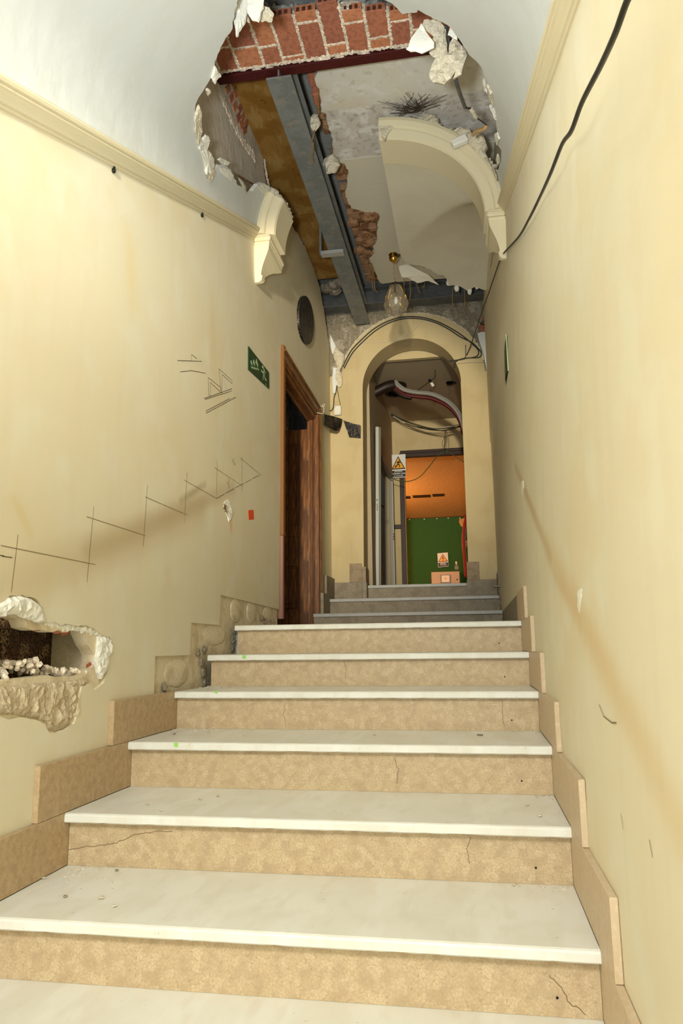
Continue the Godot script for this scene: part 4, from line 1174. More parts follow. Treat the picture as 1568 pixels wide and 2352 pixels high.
	put("torn_end", st, M.broken_plaster, get_node("trim_3"))
	st = mb()
	var ring := []
	for i in 24:
		var a = deg_to_rad(84.0 - i * 3.2)
		ring.append(Vector3(0.85 + 0.885 * cos(a), 3.80 + 0.83 * sin(a), -3.22))
	crust(st, ring, 0.030, 680, Vector3.BACK, 1.2, 0.012)
	crag(st, [Vector3(1.400,4.401,-3.100),Vector3(1.454,4.420,-3.100),Vector3(1.503,4.384,-3.080),Vector3(1.528,4.325,-3.050),Vector3(1.563,4.340,-3.050),Vector3(1.604,4.316,-3.080),Vector3(1.624,4.252,-3.100),Vector3(1.606,4.225,-3.120),Vector3(1.644,4.148,-3.150),Vector3(1.654,4.100,-3.160),Vector3(1.619,4.121,-3.150),Vector3(1.581,4.189,-3.130),Vector3(1.548,4.243,-3.120),Vector3(1.508,4.292,-3.110),Vector3(1.457,4.339,-3.100)], 0.05, Vector3(-0.2, -0.3, 0.9).normalized(), 0.025, 0.02, 690)
	crag(st, [Vector3(1.158,4.610,-3.200),Vector3(1.196,4.639,-3.200),Vector3(1.258,4.630,-3.200),Vector3(1.300,4.589,-3.200),Vector3(1.280,4.534,-3.180),Vector3(1.231,4.520,-3.170),Vector3(1.182,4.549,-3.180)], 0.05, Vector3(-0.2, -0.3, 0.9).normalized(), 0.02, 0.02, 691)
	put("rib_backing", st, M.broken_plaster, get_node("trim_3"))
	st = mb()
	bx(st, [Vector3(1.440,4.281,-3.060)][0], Vector3(0.11, 0.05, 0.05), 0.006, Basis(Vector3.BACK, 0.35))
	tag(put("plaster_block", st, M.fresh_plaster), "white broken plaster block lying on the edge of the cream rib", "plaster")

	# corbels under the rib
	for sd in 2:
		var cx = xl(-3.2) if sd == 0 else xr(3.7, -3.2)
		var sg = 1.0 if sd == 0 else -1.0
		var t := thing("corbel", "cream plaster corbel on the left wall under the broken rib stub" if sd == 0 else "cream plaster corbel on the right wall carrying the arch rib", "corbel", Vector3(cx, 3.775, -3.335), "corbels")
		st = mb()
		bx(st, Vector3(sg * 0.062, -0.008, 0), Vector3(0.124, 0.036, 0.40), 0.007)
		bx(st, Vector3(sg * 0.058, -0.038, 0), Vector3(0.116, 0.024, 0.385), 0.007)
		bx(st, Vector3(sg * 0.060, 0.018, 0), Vector3(0.112, 0.018, 0.385), 0.007)
		put("abacus", st, M.cream_trim, t)
		st = mb()
		# console: the face towards the stairs narrows downwards, the underside sweeps back up to the wall
		var lev = [[-0.05, 0.112, -0.185], [-0.085, 0.108, -0.182], [-0.115, 0.097, -0.13], [-0.15, 0.082, -0.06], [-0.19, 0.066, 0.00], [-0.23, 0.054, 0.05], [-0.27, 0.047, 0.085], [-0.275, 0.056, 0.080], [-0.305, 0.050, 0.10], [-0.32, 0.03, 0.12]]
		for i in lev.size() - 1:
			var a = lev[i]
			var b = lev[i + 1]
			var za = 0.185 - 0.004 * i
			var zb = 0.185 - 0.004 * (i + 1)
			var A = [Vector3(0, a[0], za), Vector3(sg * a[1], a[0], za), Vector3(sg * a[1], a[0], a[2]), Vector3(0, a[0], a[2])]
			var B = [Vector3(0, b[0], zb), Vector3(sg * b[1], b[0], zb), Vector3(sg * b[1], b[0], b[2]), Vector3(0, b[0], b[2])]
			qf(st, A[0], A[1], B[1], B[0], Vector3(0, 0, 1))
			qf(st, A[1], A[2], B[2], B[1], Vector3(sg, 0, 0))
			qf(st, A[2], A[3], B[3], B[2], Vector3(0, -0.5, -1))
		var e = lev[-1]
		qf(st, Vector3(0, e[0], 0.149), Vector3(sg * e[1], e[0], 0.149), Vector3(sg * e[1], e[0], e[2]), Vector3(0, e[0], e[2]), Vector3.DOWN)
		put("bracket", st, M.cream_trim, t)

	# landing vault: right half left standing, sawn off along the crown
	var cut := PackedVector2Array([Vector2(0.873,-3.455),Vector2(0.873,-4.075),Vector2(0.870,-4.627),Vector2(0.864,-4.858),Vector2(0.946,-4.951),Vector2(1.024,-5.009),Vector2(1.111,-5.069),Vector2(1.183,-5.124),Vector2(1.231,-5.160),Vector2(1.284,-5.210),Vector2(1.325,-5.230),Vector2(1.384,-5.373),Vector2(1.469,-5.416),Vector2(1.532,-5.469),Vector2(1.597,-5.434),Vector2(1.648,-5.485),Vector2(1.682,-5.489)])
	cut = PackedVector2Array([Vector2(0.875, -3.44), Vector2(0.872, -4.0), Vector2(0.872, -4.85), Vector2(0.90, -5.0), Vector2(0.98, -5.02), Vector2(1.06, -5.06), Vector2(1.13, -5.12), Vector2(1.20, -5.22), Vector2(1.27, -5.25), Vector2(1.30, -5.40), Vector2(1.40, -5.42), Vector2(1.48, -5.50), Vector2(1.56, -5.45), Vector2(1.63, -5.50), Vector2(1.685, -5.52), Vector2(1.685, -3.44)])
	var rag := PackedVector2Array()
	for i in 28: rag.append(Vector2(1.685 - 0.03 * i, -3.44))
	rag.append(Vector2(0.872, -4.0))
	rag.append_array(ragged(cut.slice(2, 15), 0.03, 0.008, false, 12))
	st = mb(true)
	var gf := func(p: Vector2, g: float): return Vector3(p.x, groin(p.x, p.y) + g, p.y)
	for i in 28:
		for j in 70:
			var x0 = 0.865 + i * 0.03
			var z0 = -3.43 - j * 0.03
			var cell := rect(x0, z0 - 0.03, x0 + 0.03, z0)
			for q in Geometry2D.intersect_polygons(cell, rag):
				var ix := Geometry2D.triangulate_polygon(q)
				for t in range(0, ix.size(), 3):
					for g in [0.0, 0.022]:
						var a = gf.call(q[ix[t]], g)
						var b = gf.call(q[ix[t + 1]], g)
						var c = gf.call(q[ix[t + 2]], g)
						if ((b - a).cross(c - a).y < 0.0) == (g == 0.0): tri(st, a, b, c)
						else: tri(st, a, c, b)
	var c2 := shell("ceiling_landing", "right half of the white groin vault over the landing, sawn off at its crown", null, null)
	put("vault_shell", st, M.landing_white, c2)
	st = mb()
	for i in rag.size():
		var p = rag[i]
		var q = rag[(i + 1) % rag.size()]
		quad(st, gf.call(p, 0.0), gf.call(q, 0.0), gf.call(q, 0.022), gf.call(p, 0.022))
	put("torn_rim", st, M.broken_plaster, c2)
	st = mb()
	flake(st, [Vector3(0.833,4.489,-5.050),Vector3(0.913,4.508,-5.050),Vector3(1.117,4.417,-5.150),Vector3(1.207,4.359,-5.250),Vector3(1.113,4.388,-5.200),Vector3(0.999,4.377,-5.200),Vector3(0.927,4.404,-5.150),Vector3(0.855,4.404,-5.100)], 0.015, Vector3(0, -1, 0.2).normalized(), 3, 0.004)
	put("loose_flap", st, M.slab_cream, c2)
	st = mb()
	for q in [Vector3(1.373,4.411,-5.450),Vector3(1.502,4.395,-5.500),Vector3(1.577,4.449,-5.500),Vector3(1.299,4.459,-5.400)]: lump(st, q, Vector3(0.025, 0.04, 0.02), int(q.x * 321.0), 0.5)
	put("hanging_scrap", st, M.fresh_plaster, c2)

	# the floor slab above, with its old plaster and exposed hollow bricks
	var sl := shell("ceiling_slab", "old flat slab above the torn vault, with grey plaster and bare brick", null, null)
	put("slab_body", box(Vector3(-0.4, 4.98, -6.6), Vector3(2.1, 5.25, 8.3)), M.cement_grey, sl)  # mostly out of view, closes the space overhead against the sky
	var edge := PackedVector2Array([Vector2(0.512,-2.750),Vector2(0.485,-2.793),Vector2(0.491,-2.925),Vector2(0.487,-3.023),Vector2(0.464,-3.120),Vector2(0.494,-3.144),Vector2(0.487,-3.250),Vector2(0.491,-3.421),Vector2(0.472,-3.561),Vector2(0.465,-3.689),Vector2(0.530,-3.723),Vector2(0.550,-3.817),Vector2(0.506,-3.996),Vector2(0.473,-4.126),Vector2(0.471,-4.228),Vector2(0.488,-4.337)])
	edge = ragged(edge, 0.03, 0.008, false, 13)
	var edge2 := ragged(PackedVector2Array([Vector2(0.722,-4.505),Vector2(0.693,-4.613),Vector2(0.655,-4.851),Vector2(0.624,-4.963),Vector2(0.593,-5.005),Vector2(0.604,-5.122),Vector2(0.525,-5.224),Vector2(0.519,-5.363),Vector2(0.540,-5.475),Vector2(0.559,-5.609),Vector2(0.572,-5.727),Vector2(0.595,-5.771)]), 0.03, 0.008, false, 14)
	var pan := PackedVector2Array()
	pan.append_array(edge)
	pan.append_array(edge2)
	pan.append_array(PackedVector2Array([Vector2(0.70, -5.76), Vector2(1.66, -5.80), Vector2(1.78, -3.0), Vector2(1.78, -2.55), Vector2(0.55, -2.55)]))
	st = mb()
	# three fields of plaster of different look, split across z
	var fields = [[-2.0, -3.12, "slab_plaster"], [-3.12, -3.68, "slab_stained"], [-3.68, -6.0, "slab_cream"]]
	for f in fields:
		st = mb()
		for q in Geometry2D.intersect_polygons(pan, rect(-1, f[1] + 0.003, 3, f[0])): prism(st, q, fy(4.70 + (0.004 if f[2] == "slab_stained" else 0.0)), 0.0, 0.05)
		put("plaster_field", st, M[f[2]], sl)
	# hollow bricks between the beam and the plaster, set crosswise
	var bz = [-2.62, -2.86, -3.02, -3.18, -3.34, -3.50, -3.76, -3.92, -4.16, -4.34, -4.52, -4.82, -5.02, -5.28, -5.50, -5.68]
	var bw = [0.0, 0.14, 0.14, 0.14, 0.12, 0.0, 0.20, 0.12, 0.16, 0.16, 0.18, 0.18, 0.20, 0.18, 0.18, 0.16]
	for i in bz.size():
		if bw[i] == 0.0: continue
		var s := mb()
		bx(s, Vector3(0.65, 4.765 + 0.015 * sin(i * 2.3), bz[i]), Vector3(0.44, 0.07, bw[i] - 0.015), 0.006, Basis(Vector3.UP, 0.02 * sin(i * 1.3)))
		put("brick", s, M.brick_pale if i > 2 else M.brick_1, sl)
	put("slab_void", box(Vector3(0.38, 4.83, -6.1), Vector3(1.0, 4.87, -2.5)), M.cement_grey, sl)
	st = mb()
	for i in 6: bx(st, Vector3(0.42 + i * 0.026, 4.80, -2.68), Vector3(0.018, 0.03, 0.22), 0.008)
	put("corrugated_sheet", st, M.zinc, sl)
	st = mb()
	for q in [Vector3(0.474,4.700,-4.570),Vector3(0.620,4.700,-4.500),Vector3(0.547,4.700,-4.792),Vector3(0.501,4.700,-4.876),Vector3(0.562,4.700,-4.919),Vector3(0.667,4.700,-4.508),Vector3(0.458,4.700,-5.052),Vector3(0.517,4.700,-5.121)]: lump(st, q, Vector3(0.06, 0.03, 0.07), int(q.z * 500.0), 0.5)
	put("mortar_lump", st, M.brick_pale, sl)
	# twigs of an old nest on the slab
	st = mb()
	var r2 := RandomNumberGenerator.new()
	r2.seed = 77
	var np = [Vector3(1.123,4.690,-3.197)][0]
	for i in 90:
		var a = r2.randf_range(-2.4, 2.4)
		var l = r2.randf_range(0.05, 0.22)
		var p0 = np + Vector3(r2.randf_range(-0.08, 0.08), -0.01, r2.randf_range(-0.03, 0.03))
		var p1 = p0 + Vector3(sin(a) * l, -r2.randf_range(0.0, 0.05), cos(a * 0.6) * l)
		tube(st, [p0, p0.lerp(p1, 0.5) + Vector3(r2.randf_range(-0.01, 0.01), -0.006, 0.0), p1], 0.0013, 3)
	var nest = put("twig_tuft", st, M.twig)
	tag(nest, "tuft of dry dark twigs sticking to the grey slab above the rib", "twigs", "", "stuff")

	# brick soffit between the red girder and the torn rim
	var cb := shell("ceiling_brick", "soffit of flat hollow red bricks laid in white mortar at the top of the hole", null, null)
	st = mb()
	prism(st, ragged(PackedVector2Array([Vector2(-0.25, -2.44), Vector2(-0.25, -2.02), Vector2(0.10, -2.05), Vector2(0.35, -2.10), Vector2(0.62, -2.16), Vector2(0.85, -2.13), Vector2(1.0, -2.20), Vector2(1.3, -2.23), Vector2(1.6, -2.18), Vector2(1.75, -2.44)]), 0.05, 0.01, true, 15), fy(4.541), 0.0, 0.06)
	put("mortar_field", st, M.pale_mortar, cb)
	var joints := [-0.20, -0.062, 0.068, 0.233, 0.360, 0.502, 0.645, 0.778, 0.912, 1.048, 1.175, 1.31, 1.45, 1.59]
	var split := [-2.32, -2.26, -2.28, -2.30, -2.40, -2.17, -2.36, -2.22, -2.36, -2.26, -2.34, -2.27, -2.35, -2.27]
	var front := [-1.95, -1.97, -1.98, -2.0, -2.05, -2.09, -2.09, -2.05, -2.13, -2.16, -2.18, -2.16, -2.14, -2.12]
	var holes := mb()
	for i in joints.size() - 1:
		for seg in [[-2.448, split[i] - 0.008], [split[i] + 0.008, front[i + 1]]]:
			if seg[1] - seg[0] < 0.03: continue
			var s := mb()
			var w2 = joints[i + 1] - joints[i] - 0.017
			bx(s, Vector3((joints[i] + joints[i + 1]) * 0.5, 4.560 + rng.randf_range(-0.002, 0.002), (seg[0] + seg[1]) * 0.5), Vector3(w2, 0.05, seg[1] - seg[0]), 0.003, Basis(Vector3.UP, rng.randf_range(-0.015, 0.015)))
			put("brick", s, M["brick_%d" % ((i * 3 + (1 if seg[0] > -2.44 else 0)) % 4)], cb)
			if seg[0] > -2.44:
				for h in 3:
					bx(holes, Vector3(joints[i] + w2 * (0.24 + 0.28 * h), 4.557, seg[1] - 0.013), Vector3(w2 * 0.2, 0.034, 0.032), 0.005)
	put("cavity_shade", holes, M.brick_hole_shade, cb)  # solid dark blocks paint the shade in the brick hollows
	st = mb()
	for q in [Vector3(0.606,4.525,-2.454),Vector3(0.582,4.525,-2.474),Vector3(0.630,4.525,-2.447),Vector3(0.719,4.525,-2.446),Vector3(0.701,4.525,-2.471),Vector3(1.099,4.525,-2.476),Vector3(1.127,4.525,-2.467),Vector3(1.077,4.525,-2.478),Vector3(0.340,4.525,-2.502),Vector3(0.371,4.525,-2.490),Vector3(-0.081,4.525,-2.449),Vector3(0.262,4.525,-2.469),Vector3(0.177,4.525,-2.464),Vector3(0.882,4.525,-2.459)]: lump(st, q, Vector3(0.035, 0.018, 0.022), int(q.x * 919.0), 0.6)
	for i in joints.size():
		crust(st, [Vector3(joints[i], 4.538, -2.44), Vector3(joints[i] + 0.004, 4.538, -2.30), Vector3(joints[i], 4.538, front[i] - 0.01)], 0.0095, 800 + i, Vector3.UP, 0.7)
		if i < joints.size() - 1: crust(st, [Vector3(joints[i] + 0.01, 4.538, split[i]), Vector3(joints[i + 1] - 0.01, 4.538, split[i] + 0.004)], 0.0085, 830 + i, Vector3.UP, 0.7)
	crust(st, [Vector3(-0.1, 4.530, -2.436), Vector3(0.5, 4.530, -2.438), Vector3(1.25, 4.530, -2.436)], 0.011, 850, Vector3.UP, 0.8)
	put("mortar_squeeze", st, M.pale_mortar, cb)
	st = mb()      # rough broken brick and cement above the front edge
	var fe := []
	for i in 14: fe.append(Vector3(joints[i], 4.612, front[i] - 0.05))
	crust(st, fe, 0.026, 900, Vector3.UP, 0.5, 0.012)
	put("cement_edge", st, M.cement_grey, cb)
	# girders
	ibeam("steel_girder", "dark red primed steel girder carrying the brick soffit across the hole", "girder", Vector3(0.75, 4.50, -2.475), 2.4, 0.07, 0.16, 0.012, Basis(Vector3.UP, PI / 2), "red_primer")
	ibeam("steel_beam", "long blue grey steel beam running the length of the landing ceiling", "beam", Vector3(0.322, 4.44, -4.30), 3.70, 0.165, 0.16, 0.013, Basis.IDENTITY, "steel_paint")
	ibeam("steel_beam", "dark steel cross beam above the arch in the end wall", "beam", Vector3(0.80, 4.585, -6.05), 1.95, 0.17, 0.20, 0.014, Basis(Vector3.UP, PI / 2), "steel_dark")
	ibeam("steel_beam", "blue grey steel beam end glimpsed above the broken bricks at the top", "beam", Vector3(0.62, 4.70, -1.65), 1.2, 0.15, 0.16, 0.012, Basis.IDENTITY, "steel_paint")
	var pk := thing("steel_bracket", "small angle bracket crossing under the blue grey beam", "bracket", Vector3(0.27, 4.425, -4.58))
	put("angle_plate", box(Vector3(-0.10, -0.02, -0.03), Vector3(0.11, 0.012, 0.045), 0.003), M.tread_grey, pk)
	put("hanger", box(Vector3(-0.115, -0.01, -0.02), Vector3(-0.095, 0.32, 0.03), 0.002), M.steel_paint, pk)
	# boards left of the beam
	var bds = [[-2.63, -4.38, "brown stained plywood board left of the steel beam, nearer the red girder"], [-4.40, -5.62, "ochre plywood board left of the steel beam, nearer the end wall"]]
	for i in 2:
		var b := box(Vector3(-0.38, 4.74, bds[i][1]), Vector3(0.27, 4.76, bds[i][0]), 0.002)
		tag(put("plywood_board", b, M.plywood), bds[i][2], "board", "boards above the beam")
	st = mb()
	for q in [Vector3(-0.032,4.730,-5.826),Vector3(0.022,4.730,-5.796),Vector3(0.063,4.730,-5.885),Vector3(0.064,4.730,-5.754),Vector3(0.141,4.730,-5.720)]: lump(st, q, Vector3(0.07, 0.04, 0.08), int(q.z * 311.0), 0.5)
	put("rubble_pocket", st, M.old_masonry, get_node("ceiling_slab"))

func ibeam(called: String, label: String, cat: String, at: Vector3, length: float, w: float, h: float, t: float, b: Basis, m: String) -> Node3D:
	# at = middle of the lower flange's underside; the beam runs along z
	var o := thing(called, label, cat, at)
	var st := mb()
	bx(st, b * Vector3(0, t * 0.5, 0), Vector3(w, t, length), 0.002, b)
	put("lower_flange", st, M[m], o)
	st = mb()
	bx(st, b * Vector3(0, h * 0.5, 0), Vector3(t * 0.7, h - t * 2.0, length), 0.0, b)
	put("web", st, M[m], o)
	st = mb()
	bx(st, b * Vector3(0, h - t * 0.5, 0), Vector3(w, t, length), 0.002, b)
	put("upper_flange", st, M[m], o)
	return o

# ---------------------------------------------------------------- left wall things
func make_left_things() -> void:
	# wooden door, its leaf swung into the side room
	var d := shell("door_1", "dark brown panelled wooden door and moulded frame in the left wall, leaf swung inwards", null, null)
	var x0 = xl(-5.4)
	var zf = -5.445
	var zn = -3.945
	var yt = 3.27
	var st := mb()
	# far jamb: mouldings on the wall face and a deep lining
	bx(st, Vector3(x0 + 0.004, 2.10, zf + 0.035), Vector3(0.05, 2.32, 0.07), 0.006)
	bx(st, Vector3(x0 + 0.02, 2.10, zf + 0.012), Vector3(0.045, 2.32, 0.022), 0.008)
	bx(st, Vector3(x0 - 0.05, 2.10, zf + 0.015), Vector3(0.10, 2.32, 0.03), 0.003)
	bx(st, Vector3(x0 - 0.025, 2.10, zf + 0.036), Vector3(0.022, 2.32, 0.016), 0.006)
	bx(st, Vector3(x0 - 0.05, 2.10, zf + 0.036), Vector3(0.014, 2.32, 0.012), 0.004)
	bx(st, Vector3(x0 - 0.08, 2.10, zf + 0.034), Vector3(0.03, 2.32, 0.012), 0.003)
	put("far_jamb", st, M.dark_wood, d)
	st = mb()
	bx(st, Vector3(xl(zn) + 0.006, 2.52, zn - 0.028), Vector3(0.044, 1.56, 0.06), 0.004)
	put("near_jamb", st, M.wood_edge, d)
	st = mb()
	bx(st, Vector3(xl(zn) + 0.002, 1.42, zn - 0.028), Vector3(0.04, 0.64, 0.05), 0.004)
	put("near_jamb_foot", st, M.wood_edge_pale, d)
	st = mb()
	var zm = (zf + zn) * 0.5
	var zl = zn - zf
	var hx = xl(zm)
	var bas := Basis(Vector3.UP, atan(0.0085))
	for c in [[0.004, -0.045, 0.05, 0.09], [0.016, -0.012, 0.05, 0.024], [0.012, -0.065, 0.03, 0.02], [-0.005, -0.10, 0.045, 0.03], [-0.055, -0.135, 0.11, 0.03], [-0.035, -0.125, 0.03, 0.03], [-0.085, -0.15, 0.03, 0.03]]:
		bx(st, Vector3(hx + c[0], yt + c[1], zm), Vector3(c[2], c[3], zl), 0.006, bas)
	put("head", st, M.dark_wood, d)
	# the leaf, facing the stairs
	var lz = -5.44
	var lx = x0 - 0.105
	var top = 3.03
	var leaf := mb()
	bx(leaf, Vector3(lx - 0.35, (1.05 + top) * 0.5, lz), Vector3(0.70, top - 1.05, 0.03), 0.002)
	var lo := put("leaf", leaf, M.dark_wood, d)
	for bb in [[-0.03, 1.05, 0.09, top], [-0.67, 1.05, 0.09, top]]:
		var s := mb()
		bx(s, Vector3(lx + bb[0], (bb[1] + bb[3]) * 0.5, lz + 0.022), Vector3(bb[2], bb[3] - bb[1], 0.016), 0.003)
		put("stile", s, M.dark_wood, lo)
	for bb in [[1.05, 1.25], [1.66, 1.80], [1.95, 2.06], [2.88, top]]:
		var s := mb()
		bx(s, Vector3(lx - 0.35, (bb[0] + bb[1]) * 0.5, lz + 0.0215), Vector3(0.60, bb[1] - bb[0], 0.015), 0.003)
		put("rail", s, M.dark_wood, lo)
	for bb in [[1.25, 1.66], [2.06, 2.88]]:
		var s := mb()
		bx(s, Vector3(lx - 0.35, (bb[0] + bb[1]) * 0.5, lz + 0.020), Vector3(0.44, bb[1] - bb[0] - 0.10, 0.014), 0.010)
		for e in [-1.0, 1.0]:
			bx(s, Vector3(lx - 0.35 + e * 0.262, (bb[0] + bb[1]) * 0.5, lz + 0.023), Vector3(0.02, bb[1] - bb[0] - 0.01, 0.022), 0.008)
			bx(s, Vector3(lx - 0.35, (bb[0] + bb[1]) * 0.5 + e * ((bb[1] - bb[0]) * 0.5 - 0.015), lz + 0.023), Vector3(0.50, 0.02, 0.022), 0.008)
		put("panel", s, M.dark_wood, lo)
	for y in [1.35, 1.75, 2.2, 2.75]:
		var s := mb()
		bx(s, Vector3(lx + 0.018, y, lz + 0.03), Vector3(0.012, 0.10, 0.012), 0.004)
		put("hinge", s, M.zinc, d)
	st = mb()
	bx(st, Vector3(lx + 0.016, 2.06, lz + 0.02), Vector3(0.004, 1.9, 0.004))
	put("hinge_strip", st, M.zinc, d)
	# side room
	st = mb()
	for c in [[Vector3(-2.5, 0.8, -6.7), Vector3(-2.4, 4.6, -3.3)], [Vector3(-2.5, 0.8, -6.7), Vector3(-0.42, 4.6, -6.6)], [Vector3(-2.5, 0.8, -3.4), Vector3(-0.42, 4.6, -3.3)], [Vector3(-2.5, 0.9, -6.7), Vector3(-0.3, 1.0, -3.3)], [Vector3(-2.5, 4.5, -6.7), Vector3(-0.42, 4.6, -3.3)]]:
		bx(st, (c[0] + c[1]) * 0.5, c[1] - c[0])
	shell("wall_side_room", "dim green grey walls of the room behind the wooden door", st, M.green_grey_paint)
	# black marble oval
	var el := PackedVector2Array()
	for i in 40:
		var a = TAU * i / 40.0
		el.append(Vector2(-4.865 + 0.34 * cos(a), 3.93 + 0.24 * sin(a) - 0.10 * cos(a)))
	st = mb()
	prism(st, el, fl(0.022), 0.0, 0.03)
	tag(put("marble_roundel", st, M.black_marble), "black veined marble oval set high on the left wall above the wooden door", "plaque")
	# escape route sign
	var sg := thing("exit_sign", "green escape sign with white running figure on the left wall", "sign")
	st = mb()
	prism(st, PackedVector2Array([Vector2(-3.027,2.906),Vector2(-3.564,2.921),Vector2(-3.573,2.793),Vector2(-3.033,2.740)]), fl(0.006), 0.0, 0.007)
	put("plate", st, M.sign_green, sg)
	st = mb()
	prism(st, PackedVector2Array([Vector2(-3.086,2.827),Vector2(-3.084,2.809),Vector2(-3.112,2.800),Vector2(-3.121,2.814)]), fl(0.0075), 0.0, 0.002)
	prism(st, PackedVector2Array([Vector2(-3.152,2.858),Vector2(-3.139,2.831),Vector2(-3.179,2.821),Vector2(-3.183,2.842)]), fl(0.0075), 0.0, 0.002)
	prism(st, PackedVector2Array([Vector2(-3.220,2.890),Vector2(-3.205,2.858),Vector2(-3.259,2.843),Vector2(-3.264,2.863)]), fl(0.0075), 0.0, 0.002)
	put("flame", st, M.sign_pale, sg)
	st = mb()
	ribbon(st, [Vector3(-0.030,2.780,-3.080),Vector3(-0.031,2.779,-3.109),Vector3(-0.031,2.794,-3.124),Vector3(-0.031,2.788,-3.145),Vector3(-0.031,2.804,-3.160),Vector3(-0.031,2.799,-3.182),Vector3(-0.031,2.815,-3.197),Vector3(-0.032,2.810,-3.219),Vector3(-0.032,2.828,-3.235),Vector3(-0.032,2.823,-3.250),Vector3(-0.032,2.833,-3.261),Vector3(-0.032,2.832,-3.289)], 0.012, Vector3.RIGHT)
	put("wave", st, M.sign_pale, sg)
	st = mb()
	prism(st, PackedVector2Array([Vector2(-3.374,2.898),Vector2(-3.393,2.909),Vector2(-3.409,2.903),Vector2(-3.414,2.897),Vector2(-3.398,2.885),Vector2(-3.377,2.886)]), fl(0.0075), 0.0, 0.002)
	for r in [[Vector3(-0.033,2.886,-3.399),Vector3(-0.033,2.846,-3.426)], [Vector3(-0.033,2.886,-3.404),Vector3(-0.033,2.885,-3.433),Vector3(-0.034,2.871,-3.458)], [Vector3(-0.033,2.853,-3.341),Vector3(-0.033,2.851,-3.369),Vector3(-0.033,2.856,-3.405)], [Vector3(-0.033,2.850,-3.420),Vector3(-0.033,2.828,-3.396),Vector3(-0.033,2.797,-3.394)], [Vector3(-0.033,2.853,-3.429),Vector3(-0.033,2.827,-3.434),Vector3(-0.034,2.828,-3.488)]]:
		ribbon(st, r, 0.018, Vector3.RIGHT)
	put("running_figure", st, M.sign_pale, sg)
	st = mb()
	ribbon(st, [Vector3(-0.034,2.797,-3.466),Vector3(-0.034,2.786,-3.484)], 0.012, Vector3.RIGHT)
	put("corner_mark", st, M.sign_pale, sg)
	# wall plugs
	var pl = [Vector3(-0.015,2.861,-1.046),Vector3(-0.024,3.300,-2.089),Vector3(-0.034,3.573,-3.318)]
	var pn = ["black wall plug hanging under the left cornice, nearest the foot of the stairs", "black wall plug under the left cornice, midway to the corbel", "black wall plug just below the left corbel"]
	for i in 3:
		st = mb()
		bx(st, pl[i], Vector3(0.014, [0.020, 0.018, 0.026][i], [0.015, 0.015, 0.012][i]), 0.003, Basis(Vector3.RIGHT, 0.2 * (i - 1)))
		bx(st, pl[i] + Vector3(0.004, 0.012, 0.004), Vector3(0.008, 0.009, 0.007), 0.002)
		tag(put("wall_plug", st, M.black), pn[i], "plug", "wall plugs under the cornice")
	# builder's pencil lines
	var wl = get_node("wall_left")
	st = mb()
	for r in [[Vector3(-0.016,1.244,-0.557),Vector3(-0.015,1.060,-0.541)], [Vector3(-0.015,1.198,-0.472),Vector3(-0.020,1.203,-1.063)], [Vector3(-0.020,1.423,-1.030),Vector3(-0.019,1.131,-1.006)], [Vector3(-0.019,1.374,-0.978),Vector3(-0.024,1.379,-1.502)], [Vector3(-0.024,1.610,-1.505),Vector3(-0.023,1.330,-1.483)], [Vector3(-0.023,1.551,-1.482),Vector3(-0.028,1.558,-1.996)], [Vector3(-0.028,1.779,-1.980),Vector3(-0.027,1.511,-1.957)], [Vector3(-0.027,1.730,-1.935),Vector3(-0.032,1.734,-2.450)], [Vector3(-0.031,1.906,-2.402),Vector3(-0.036,1.915,-2.957)], [Vector3(-0.035,2.087,-2.883),Vector3(-0.040,2.087,-3.392)]]:
		ribbon(st, r, 0.0024, Vector3.RIGHT)
	put("pencil_steps", st, M.graphite_pale, wl)
	st = mb()
	for r in [[Vector3(-0.032,1.958,-2.445),Vector3(-0.032,1.728,-2.443)], [Vector3(-0.036,2.105,-2.929),Vector3(-0.036,1.875,-2.930)], [Vector3(-0.032,1.733,-2.443),Vector3(-0.033,1.787,-2.582)], [Vector3(-0.033,1.797,-2.606),Vector3(-0.034,1.862,-2.774)], [Vector3(-0.035,1.873,-2.800),Vector3(-0.036,1.939,-2.975)], [Vector3(-0.036,1.948,-3.004),Vector3(-0.037,2.000,-3.133)], [Vector3(-0.038,2.016,-3.174),Vector3(-0.039,2.071,-3.325)], [Vector3(-0.034,2.052,-2.765),Vector3(-0.034,2.028,-2.748),Vector3(-0.034,2.020,-2.784),Vector3(-0.034,2.008,-2.758)], [Vector3(-0.034,2.041,-2.721),Vector3(-0.034,2.015,-2.740)], [Vector3(-0.033,1.900,-2.651),Vector3(-0.033,1.888,-2.668),Vector3(-0.033,1.866,-2.644),Vector3(-0.034,1.858,-2.678),Vector3(-0.033,1.836,-2.654)], [Vector3(-0.015,1.168,-0.471),Vector3(-0.015,1.168,-0.493)], [Vector3(-0.015,1.166,-0.482),Vector3(-0.015,1.168,-0.533)]]:
		ribbon(st, r, 0.0026, Vector3.RIGHT)
	put("pencil_numbers", st, M.graphite, wl)
	st = mb()
